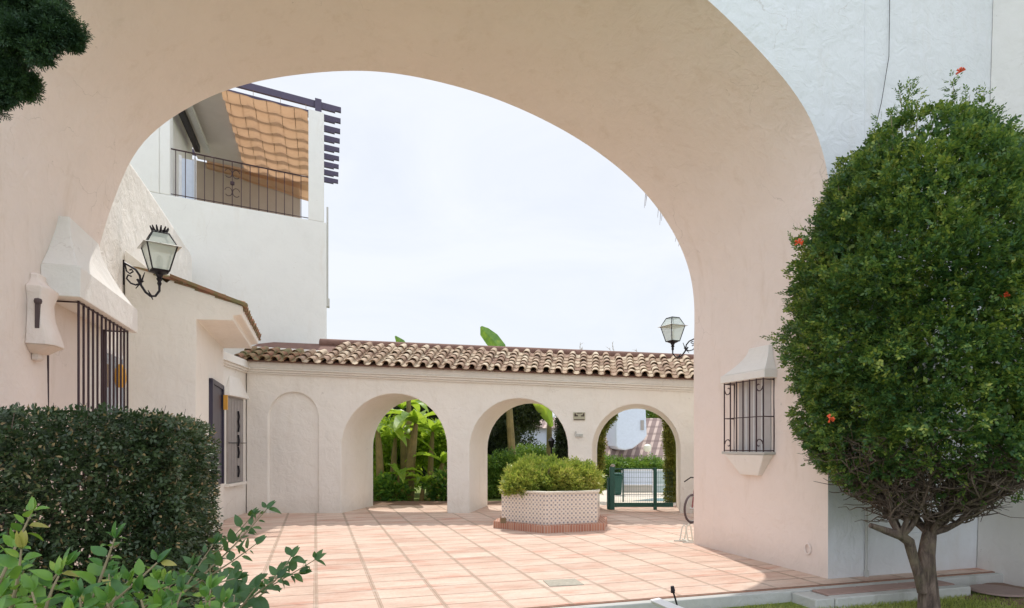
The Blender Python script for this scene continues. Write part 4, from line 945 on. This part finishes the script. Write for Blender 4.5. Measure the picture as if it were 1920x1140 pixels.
tag(build('twigs',mb,M['twig'],hg),kind='stuff')
# ------------------------------------------------------------------ foreground shrubs
random.seed(33)
def shrub(name,label,stems,mat,lf,wd,pair=.055,stemmat='stem',r=.006,cat='shrub',tipup=True,base=None):
    root=thing(name,label,cat,base); sm=MB(); lb=MB()
    for st_ in stems:
        pts=[Vector(p) for p in st_]; sm.tube(pts,[r*(1-.6*i/(len(pts)-1)) for i in range(len(pts))],6,False)
        Ltot=sum((pts[i+1]-pts[i]).length for i in range(len(pts)-1)); 
        n_=max(3,int(Ltot/pair)); 
        for j in range(n_+1):
            u=.25+.75*j/n_; q=u*(len(pts)-1); k=min(int(q),len(pts)-2); p=pts[k].lerp(pts[k+1],q-k); d=(pts[k+1]-pts[k]).normalized()
            a=random.uniform(0,2*PI); s=d.cross(Vector((math.cos(a),math.sin(a),.3))).normalized()
            for sg_ in (-1,1):
                dd_=(d*random.uniform(.2,.8)+s*sg_+Vector((0,0,random.uniform(-.2,.35)))).normalized(); sz=random.uniform(.5,1.25)*(1.05-.4*u)
                bigleaf(lb,p+dd_*.008,dd_,(random.uniform(-.4,.4),random.uniform(-.9,-.2),1),lf*sz,wd*sz,random.uniform(-.1,.55),fold=random.uniform(.1,.5))
        for j in range(3):
            dd_=((pts[-1]-pts[-2]).normalized()+Vector((random.uniform(-.5,.5),random.uniform(-.5,.5),random.uniform(0,.4)))).normalized(); bigleaf(lb,pts[-1],dd_,(random.uniform(-.5,.5),-.7,.6),lf*.75,wd*.55,.1)
    build('stems',sm,M[stemmat],root,smooth=True); build('leaves',lb,mat,root,smooth=True,angle=60)
    return root
S=[]
def stem(a,b,ta,tb,bend=.04,n=6):
    A_=Vector(P(*a,ta));B_=Vector(P(*b,tb)); o=Vector((random.uniform(-1,1),0,random.uniform(-1,1)))*bend
    return [A_.lerp(B_,u)+o*math.sin(PI*u) for u in np.linspace(0,1,n)]
S=[stem((150,1190),(215,1010),1.75,1.8,.02),stem((60,1230),(295,1055),1.7,1.8,.02),stem((-40,1180),(60,960),1.9,2.0),stem((-60,1150),(120,1060),1.7,1.75),stem((0,1200),(40,1030),1.7,1.7),
   stem((60,1260),(110,1080),1.6,1.65),stem((160,1280),(150,1120),1.6,1.6),stem((230,1280),(260,1110),1.7,1.75),stem((300,1290),(340,1110),1.8,1.9),stem((120,1250),(60,1110),1.55,1.6),
   stem((-30,1220),(-10,1010),1.9,2.0),stem((260,1300),(200,1130),1.6,1.6),stem((340,1300),(300,1140),1.8,1.8),stem((380,1290),(385,1120),2.1,2.2),stem((30,1290),(0,1120),1.5,1.5),stem((200,1270),(130,1160),1.45,1.5),
   stem((330,1280),(420,1130),2.0,2.1),stem((100,1200),(20,1080),2.0,2.1),stem((160,1200),(240,1090),2.2,2.3),stem((180,1260),(330,1090),2.3,2.4)]
random.seed(77)
for _ in range(26):
    a_=random.uniform(-40,400); b_=a_+random.uniform(-60,80); tt=random.uniform(1.9,2.5); yy=random.uniform(1065,1150) if b_>60 else random.uniform(1010,1130)
    S.append(stem((a_,yy+180),(b_,yy),tt,tt+.1,.03))
shrub('leafy_shrub','bright green broad leaved shrub in the very bottom left corner',S,M['leaf_fore'],.070,.038,.038,base=P(150,1500,1.8))
S=[stem((300,1150),(500,955),3.0,3.1,.06),stem((380,1050),(470,970),3.05,3.1,.03),
   stem((330,1190),(590,1050),2.7,2.8,.05),stem((380,1130),(560,1075),2.75,2.8,.03),stem((440,1150),(545,1045),2.7,2.75,.03),stem((430,1160),(520,1085),2.6,2.6,.03),stem((410,1200),(480,1100),2.5,2.55,.02),stem((360,1100),(480,1020),2.9,2.95,.02),
   stem((400,1220),(440,1115),2.4,2.45,.02),stem((380,1120),(440,1085),2.6,2.6,.02),stem((300,1200),(400,1020),2.8,2.9,.02),stem((250,1200),(360,1060),2.7,2.8,.03)]
shrub('leafy_sprigs','dark leafy sprigs reaching over the patio tiles right of the hedge foot',S,M['leaf_sprig'],.078,.046,.06,base=P(340,1350,2.8),r=.005)
# conifer, top left
cf=thing('conifer_tree','dark conifer with rounded foliage clumps reaching in at the top left corner','tree',(-5.4,4.0,-.17))
mb=MB(); mb.tube([(-5.4,4.0,-.2),(-5.35,4.0,2),(-5.3,4.0,4.2),(-5.2,4.0,6.5)],[.16,.14,.11,.04],12); build('trunk',mb,M['bark'],cf,smooth=True)
cl_=[(112,45,.12,3.6),(84,72,.11,3.55),(122,68,.07,3.6),(20,60,.20,3.6),(50,85,.12,3.5),(-20,110,.20,3.6),(15,155,.13,3.6),(35,150,.08,3.6),(-30,30,.25,3.7),(30,10,.17,3.6),(75,-10,.13,3.7),(0,180,.05,3.6),(-90,80,.3,3.8),(-60,170,.2,3.8)]
mb=MB(); ps=[];ds=[]
for px,py,r,t in cl_:
    c0=P(px,py,t); mb.tube([(-5.3,4.0,4.0),Vector((-5.3,4.0,4.0)).lerp(Vector(c0),.6)+Vector((0,0,.05)),c0],[.03,.02,.006],5,False)
    for j in range(7):
        u_=unit(RNG.normal(size=(1,3)))[0]; p_,d_=blob(260,np.array(c0)+u_*r*.62,(r*.5,r*.5,r*.5),.6); ps.append(p_);ds.append(d_)
build('branches',mb,M['twig'],cf)
C=np.concatenate(ps);D=unit(np.concatenate(ds)*1.2+RNG.normal(size=C.shape)*.5); c2,d2,n2=sprays(C,D,2,.014,.005,.6); V,F=leafmesh(c2,d2,n2,.02,.006); build_np('needles',V,F,M['leaf_conifer'],cf)
# ------------------------------------------------------------------ garden beyond the arcade
rects('path',[(1.4,15.9),(8.5,15.9),(12,60),(2.2,60)],-.01,M['paving']); rects('lawn',[(-12,15.95),(1.35,15.95),(2.1,45),(-20,45)],-.03,M['lawn'])
be=MB(); be.grid(lambda u,v:(-4.2+5.4*u,15.95+1.2*v,-.02+.07*math.sin(PI*v)+.02*noise.noise(Vector((u*20,v*6,0)))),30,8); tag(build('flower_bed',be,M['soil'],smooth=True),kind='structure')
random.seed(12)
def banana(label, x,y,h,lean,nl,ll,up=1.0,seed=0,leafdirs=None,r=.11):
    random.seed(seed); root=thing('banana_plant',label,'banana plant',(x,y,0),'banana plants in the garden behind the arcade')
    top=Vector((x+lean,y,h)); mb=MB(); mb.tube([(x,y,-.05),(x+lean*.3,y,h*.4),(x+lean*.7,y,h*.8),tuple(top)],[r*1.2,r,r*.8,r*.45],10); build('stem',mb,M['ban_stem'],root,smooth=True)
    for i in range(nl):
        a=random.uniform(0,2*PI) if not leafdirs else leafdirs[i%len(leafdirs)]; el=random.uniform(.35,1.1)*up
        d=Vector((math.cos(a),math.sin(a),el)).normalized(); LL=ll*random.uniform(.7,1.1); W=LL*.24; s=d.cross(Vector((0,0,1))).normalized(); lm=MB(); vs=[]; n=12
        droop=random.uniform(.35,.8)
        for k in range(n+1):
            u=k/n; mid=top+d*LL*u+Vector((0,0,-droop*LL*u*u)); w=W*.5*(math.sin(PI*min(1,.06+u*.94))**.6) if 0<k<n else .01
            vv=Vector((0,0,1))*w*.45
            vs+=[tuple(mid+s*w+vv+Vector((0,0,random.uniform(-.03,.03)))),tuple(mid),tuple(mid-s*w+vv+Vector((0,0,random.uniform(-.03,.03))))]
        f=[]
        for k in range(n): a_=k*3; f+=[(a_,a_+1,a_+4,a_+3),(a_+1,a_+2,a_+5,a_+4)]
        lm.add(vs,f); build('leaf',lm,M['leaf_banana'],root)
    return root
def gpx(px,t): return (px-960)/1200*t
banana('tall banana plant with thick leaning stem in the middle of the left arch',gpx(765,17.6),17.6,2.1,.22,11,1.6,seed=3,r=.13)
banana('banana plant with pale stem at the left edge of the left arch',gpx(715,17.2),17.2,1.9,-.1,9,1.4,seed=4)
banana('short leafy banana plant low at the right side of the left arch',gpx(820,17.8),17.8,1.0,.15,8,1.3,seed=8)
banana('banana plant behind the others, its leaf tip showing over the arcade roof left of centre',gpx(760,19.5),19.5,2.6,-.1,9,1.6,seed=11,r=.12)
banana('banana plant with lime leaves at the top right of the middle arch',gpx(1030,22),22,2.6,.0,9,1.5,seed=14)
banana('leafy banana plant filling the upper left of the left arch',gpx(735,18.4),18.4,1.7,.1,12,1.3,seed=21,r=.09)
banana('banana plant with broad leaves at the upper right of the left arch',gpx(805,18.9),18.9,1.9,.1,12,1.4,seed=23,r=.09)
banana('young banana plant between the two thick stems in the left arch',gpx(745,17.0),17.0,.7,.05,9,.9,seed=25,r=.07)
banana('slim banana plant low beside the lawn patch in the left arch',gpx(790,17.1),17.1,.5,.08,8,.8,seed=27,r=.06)
tl=thing('banana_plant','tall banana plant whose single broad leaf rises above the arcade roof near the centre','banana plant',(gpx(965,19),19,0),'banana plants in the garden behind the arcade')
mb=MB(); mb.tube([(gpx(965,19),19,0),(gpx(955,19),19,2.5),(gpx(950,19),19,3.9)],[.13,.10,.05],8); build('stem',mb,M['ban_stem'],tl,smooth=True)
def strip(pts,ws,nrm,mat,parent):
    mb=MB(); vs=[];pts=[Vector(p) for p in pts]
    for i,(p,w) in enumerate(zip(pts,ws)):
        d=(pts[min(i+1,len(pts)-1)]-pts[max(i-1,0)]).normalized(); s=d.cross(Vector(nrm)).normalized(); vs+=[tuple(p+s*w+Vector((0,.08,0))*(w/.2)),tuple(p),tuple(p-s*w+Vector((0,.08,0))*(w/.2))]
    f=[]
    for k in range(len(pts)-1): a_=k*3; f+=[(a_,a_+1,a_+4,a_+3),(a_+1,a_+2,a_+5,a_+4)]
    mb.add(vs,f); build('leaf',mb,mat,parent)
strip([P(950,700,19),P(946,672,19),P(936,652,19),P(922,635,19),P(908,621,19),P(902,612,19)],[.03,.13,.21,.22,.16,.03],(0,-1,.1),M['leaf_fore'],tl)
strip([P(955,700,19),P(995,720,19.3),P(1020,760,19.6),P(1035,800,19.8)],[.03,.25,.28,.05],(0,-1,.3),M['leaf_banana'],tl)
t2=thing('banana_plant','banana plant with one small leaf tip poking over the roof near the apartment building','banana plant',(gpx(770,18.6),18.6,0),'banana plants in the garden behind the arcade')
mb=MB(); mb.tube([(gpx(770,18.6),18.6,0),(gpx(765,18.6),18.6,3.6)],[.12,.05],8); build('stem',mb,M['ban_stem'],t2,smooth=True)
strip([P(765,690,18.6),P(760,655,18.6),P(750,642,18.6),P(741,630,18.6)],[.03,.14,.13,.02],(0,-1,.1),M['leaf_fore'],t2)
rd=MB(); random.seed(3)
for px,py,h in ((1080,668,26),(1084,664,14),(1150,668,16),(1155,668,26),(1143,668,8),(1200,672,18),(1205,674,10),(1120,668,10),(828,652,8),(1245,678,10)):
    a=Vector(P(px,py+40,17.5)); b=Vector(P(px-random.choice((-8,7)),py-h,17.6)); rd.tube([a,a.lerp(b,.6)+Vector((.03,0,0)),b],[.012,.009,.005],4)
    for k in range(4): q=a.lerp(b,.7+.08*k); rd.tube([q,q+Vector((random.uniform(-.12,.12),0,random.uniform(.0,.1)))],[.008,.002],3)
tag(build('reeds',rd,M['stem'],base=(3,17.5,0)),'thin dry reed tips showing above the arcade roof ridge','reeds',kind='stuff')
def leafy(name,label,cat,blobs,mat,dens,leaf,base,stems=None,group=None,zmin=0,seed=1):
    root=thing(name,label,cat,base,group); ps=[];ds=[]
    for (c,R) in blobs: p_,d_=blob(dens,c,R,.6,zmin,seed=seed); ps.append(p_);ds.append(d_)
    C=np.concatenate(ps);D=unit(np.concatenate(ds)+RNG.normal(size=C.shape)*.7); c2,d2,n2=sprays(C,D,1,leaf,leaf*.5); V,F=leafmesh(c2,d2,n2,leaf,leaf*.5); build_np('foliage',V,F,mat,root)
    if stems:
        mb=MB()
        for s_ in stems: mb.tube(s_[0],s_[1],8)
        build('trunk',mb,M['bark'],root,smooth=True)
    return root
x=gpx
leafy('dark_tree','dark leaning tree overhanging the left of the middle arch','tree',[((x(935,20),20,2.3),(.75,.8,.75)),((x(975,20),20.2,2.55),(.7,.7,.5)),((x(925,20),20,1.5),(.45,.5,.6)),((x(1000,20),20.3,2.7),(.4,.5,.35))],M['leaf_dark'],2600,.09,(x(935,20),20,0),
   [([(x(930,20),20,0),(x(938,20),20,.9),(x(955,20),20,1.5),(x(968,20),20.1,2.3)],[.13,.12,.09,.05])])
leafy('garden_shrub','green leafy bush at the foot of the middle arch, left of the planter','shrub',[((x(925,18.5),18.5,.5),(.45,.4,.7)),((x(950,18.6),18.6,.7),(.5,.4,.6))],M['leaf_hedge2'],2200,.08,(x(930,18.5),18.5,0))
leafy('garden_hedge','bright green low hedge seen through the middle arch','hedge',[((x(px,23),23,.75+.1*math.sin(px)),(.7,.6,.62)) for px in range(960,1075,22)],M['leaf_hedge2'],1500,.09,(x(1010,23),23,0),seed=4)
leafy('garden_hedge','bright green trimmed hedge behind the mesh gate in the right arch','hedge',[((x(px,22.5),22.5,.42),(.7,.6,.60+.06*math.sin(px))) for px in range(1120,1235,18)],M['leaf_hedge2'],1700,.09,(x(1170,22.5),22.5,0),seed=6)
leafy('climbing_ivy','yellow green ivy hanging down the right edge of the right arch opening','ivy',[((x(1259-3*(z>1.6),17),17,z),(.13+.03*math.sin(z*9),.15,.25)) for z in np.arange(.2,2.6,.25)]+[((x(1243,17),17,2.42),(.14,.15,.14))],M['leaf_ivy'],420,.07,(x(1254,17),17,0),seed=7)
leafy('climbing_ivy','brownish ivy on the left edge of the right arch opening','ivy',[((x(1119+4*i,17.5),17.5,z),(.15,.15,.26)) for i,z in ((0,1.0),(0,1.3),(1,1.6),(1,1.9),(3,2.15),(6,2.35))],M['leaf_ivy'],420,.07,(x(1124,17.5),17.5,0),seed=8)
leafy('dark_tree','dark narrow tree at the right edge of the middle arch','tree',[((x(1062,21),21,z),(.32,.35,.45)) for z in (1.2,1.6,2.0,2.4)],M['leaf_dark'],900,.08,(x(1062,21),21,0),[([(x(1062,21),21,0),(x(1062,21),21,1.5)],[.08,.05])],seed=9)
# background trees behind left arch
for i,(px,t,r) in enumerate(((690,27,1.8),(750,29,2.0),(812,27,1.8),(866,30,1.9),(925,33,2.0),(640,30,2.2))):
    lab=['dense dark tree at the far left behind the banana plants','dark tree behind the leaning banana stem','dark tree at the right behind the banana plants','dark tree behind the pillar between left and middle arches','tall dark tree seen behind the left of the middle arch','dark tree hidden behind the blind arch'][i]
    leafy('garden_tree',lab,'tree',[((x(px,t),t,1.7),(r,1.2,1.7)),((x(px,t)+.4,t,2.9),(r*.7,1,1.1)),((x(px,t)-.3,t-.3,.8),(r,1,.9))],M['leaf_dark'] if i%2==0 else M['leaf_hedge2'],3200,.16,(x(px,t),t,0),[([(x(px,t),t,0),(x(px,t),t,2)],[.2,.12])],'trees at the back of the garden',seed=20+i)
leafy('garden_shrub','lime green bush behind the banana stems in the left arch','shrub',[((gpx(725,20),20,1.4),(.6,.5,.9)),((gpx(785,20.5),20.5,1.6),(.7,.5,.7)),((gpx(830,20),20,1.5),(.5,.5,.6)),((gpx(740,20),20,.5),(.6,.5,.6))],M['leaf_banana'],900,.17,(gpx(760,20),20,0),seed=41)
leafy('lily_clump','low strappy green clump at the foot of the left arch','plant',[((x(730,17.0),17.0,.25),(.4,.3,.35)),((x(835,17.2),17.2,.35),(.4,.3,.4))],M['leaf_fore'],500,.16,(x(760,17),17,0))
# far house in middle arch
fh=thing('villa','white villa with a dark tiled roof far behind the middle arch','house',(x(1005,36),36,0))
mb=MB(); mb.box((x(940,36),36,0),(x(1072,36),42,P(0,803,36)[2])); build('villa_wall',mb,M['bluewhite'],fh)
mb=MB(); z0=P(0,803,36)[2]; mb.hexa([(x(935,36),35.7,z0),(x(1078,36),35.7,z0),(x(1078,36),42,z0),(x(935,36),42,z0),(x(950,36),38,z0+.7),(x(1065,36),38,z0+.7),(x(1065,36),40,z0+.7),(x(950,36),40,z0+.7)]); build('villa_roof',mb,M['lattice'],fh)
mb=MB(); mb.box((x(1025,36),35.95,1.5),(x(1029,36),36,2.3)); build('window',mb,M['window'],fh)
# house in right arch : big tiled roof slope and white chimney block
rh=thing('villa','villa with steep brown tiled roof and broad white chimney block, behind the right arch','house',(x(1190,30),30,0))
mb=MB(); mb.hexa([(x(1085,27),27,.2),(x(1320,27),27,.2),(x(1320,27),34,.2),(x(1085,27),34,.2),(x(1085,30),31,P(0,784,31)[2]),(x(1320,30),31,P(0,784,31)[2]),(x(1320,30),33,P(0,784,31)[2]),(x(1085,30),33,P(0,784,31)[2])]); build('tile_roof',mb,M['lattice'],rh)
q=[(1155,750),(1211,750),(1211,772),(1213,816),(1208,824),(1198,832),(1186,841),(1172,844),(1160,842),(1155,836)]
mb=MB(); mb.prism([P(a,b,26.8) for a,b in q],[(P(a,b,26.8)[0],31,P(a,b,26.8)[2]) for a,b in q]); wb=build('chimney_block',mb,M['bluewhite'],rh,bevel=.05)
mb=MB(); mb.box((P(1201,0,26.8)[0],26.76,P(0,806,26.8)[2]),(P(1207,0,26.8)[0],26.83,P(0,788,26.8)[2])); build('window',mb,M['shutter'],wb)
leafy('garden_tree','green tree crown above the tiled roof in the right arch','tree',[((x(1240,36),36,3.6),(1.0,1,.8)),((x(1120,36),36,3.5),(.9,1,.9))],M['leaf_hedge2'],1500,.16,(x(1240,36),36,0),[([(x(1240,36),36,0),(x(1240,36),36,3)],[.15,.1])],'trees at the back of the garden',seed=31)
# lamps posts
lp=thing('garden_lamp','white globe lamp on a thin post behind the right arch hedge','street lamp',(x(1216,25),25,0))
mb=MB(); mb.tube([(x(1219,25),25,0),(x(1219,25),25,1.55)],.025,8); build('post',mb,M['greywall'],lp,smooth=True)
mb=MB(); mb.lathe([(0,-.16),(.1,-.13),(.15,-.03),(.14,.08),(.08,.14),(0,.16)],P(1214,840,25),16); build('lamp_globe',mb,simple('globe_cream',(.75,.73,.6),.4),lp,smooth=True)
lp=thing('garden_lamp','dark lantern post seen through the middle arch behind the planter shrub','street lamp',(x(1034,21),21,0))
mb=MB(); mb.tube([(x(1034,21),21,0),(x(1034,21),21,1.45)],.03,8); build('post',mb,M['iron'],lp,smooth=True)
mb=MB(); mb.lathe([(0,0),(.06,0),(.10,.2),(.12,.22),(.03,.32),(0,.36)],(x(1034,21),21,1.43),8); build('lamp_head',mb,M['iron'],lp,smooth=True)
# white framed screen and bin and painted shadow strip beyond the gate
sn=thing('glazed_screen','low white framed screen with pale panels beyond the mesh gate','screen',(x(1200,19.8),19.8,0))
zz=lambda py:P(0,py,19.8)[2]
mb=MB(); mb.box((x(1169,19.8),19.8,zz(908)),(x(1223,19.8),19.84,zz(882))); build('upper_panel',mb,M['bluewhite'],sn)
mb=MB(); mb.box((x(1169,19.8),19.8,zz(924)),(x(1223,19.8),19.84,zz(910))); build('lower_panel',mb,simple('beige_panel',(.52,.48,.42),.6),sn)
mb=MB(); mb.box((x(1231,19.8),19.8,zz(924)),(x(1248,19.8),19.84,zz(882))); build('side_panel',mb,simple('aqua_panel',(.42,.52,.52),.3),sn)
mb=MB()
for a,b,c_,d_ in ((1166,925,1169,880),(1223,925,1226,880),(1228,925,1231,880),(1248,925,1250,880),(1166,882,1250,880),(1169,910,1223,908),(1231,910,1248,908.5)): mb.box((x(a,19.8),19.78,zz(b)),(x(c_,19.8),19.86,zz(d_)))
build('screen_frame',mb,M['white'],sn)
bn=thing('waste_bin','dark green bin standing behind the gate post','bin',(x(1158,19.5),19.5,0))
mb=MB(); mb.hexa([(x(1152,19.5),19.4,0),(x(1164,19.5),19.4,0),(x(1164,19.5),19.7,0),(x(1152,19.5),19.7,0),(x(1150,19.5),19.35,.6),(x(1166,19.5),19.35,.6),(x(1166,19.5),19.75,.6),(x(1150,19.5),19.75,.6)]); build('bin_body',mb,M['green'],bn,bevel=.02)
mb=MB(); mb.box((x(1149,19.5),19.32,.61),(x(1167,19.5),19.78,.66)); build('bin_lid',mb,M['green'],bn,bevel=.02)
rects('blue_shadow_strip',[(3.2,17.3),(6.5,17.3),(7.0,18.2),(4.0,18.2)],-.004,M['blue_shadow'])  # flat dark blue sheet standing in for the shadow on the paving
# ------------------------------------------------------------------ camera, sun, sky
cam=bpy.data.cameras.new('camera'); co=bpy.data.objects.new('camera',cam); COL.objects.link(co); co.location=(0,0,1.5); co.rotation_euler=(PI/2,0,0)
cam.sensor_width=36; cam.lens=22.5; cam.shift_y=265/1920; cam.clip_end=1000; cam.clip_start=.05; SC.camera=co
EL=math.radians(60); AZ=math.radians(-5)   # azimuth from +Y towards +X
sv=Vector((math.sin(AZ)*math.cos(EL),math.cos(AZ)*math.cos(EL),math.sin(EL)))
su=bpy.data.lights.new('sun','SUN'); su.energy=2.1; su.angle=math.radians(.6); su.color=(1,.955,.88); so_=bpy.data.objects.new('sun',su); COL.objects.link(so_); so_.rotation_euler=sv.to_track_quat('Z','Y').to_euler()
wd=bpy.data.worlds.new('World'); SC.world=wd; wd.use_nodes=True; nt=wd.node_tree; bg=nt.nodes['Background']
sk=N(nt,'ShaderNodeTexSky'); sk.sky_type='NISHITA'; sk.sun_disc=False; sk.sun_elevation=EL; sk.sun_rotation=AZ; sk.air_density=1; sk.dust_density=2
v=coords(nt,scale=(1,1,2.6),kind='Generated'); cn=noise_(nt,v,2.3,8,.6,.8)
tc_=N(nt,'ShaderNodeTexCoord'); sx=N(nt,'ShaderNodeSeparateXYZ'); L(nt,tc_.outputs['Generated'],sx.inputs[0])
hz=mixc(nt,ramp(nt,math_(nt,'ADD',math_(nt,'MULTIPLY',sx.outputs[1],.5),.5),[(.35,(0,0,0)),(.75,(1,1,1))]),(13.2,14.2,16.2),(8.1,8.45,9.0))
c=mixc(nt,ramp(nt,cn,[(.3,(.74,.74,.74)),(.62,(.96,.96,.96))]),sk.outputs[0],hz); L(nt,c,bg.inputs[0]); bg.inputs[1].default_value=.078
SC.view_settings.view_transform='Standard'; SC.view_settings.look='None'; SC.view_settings.exposure=.57; SC.view_settings.gamma=1
SC.cycles.max_bounces=8; SC.cycles.diffuse_bounces=5; SC.cycles.transparent_max_bounces=12
for o in bpy.data.objects:
    if '_o' in o: del o['_o']
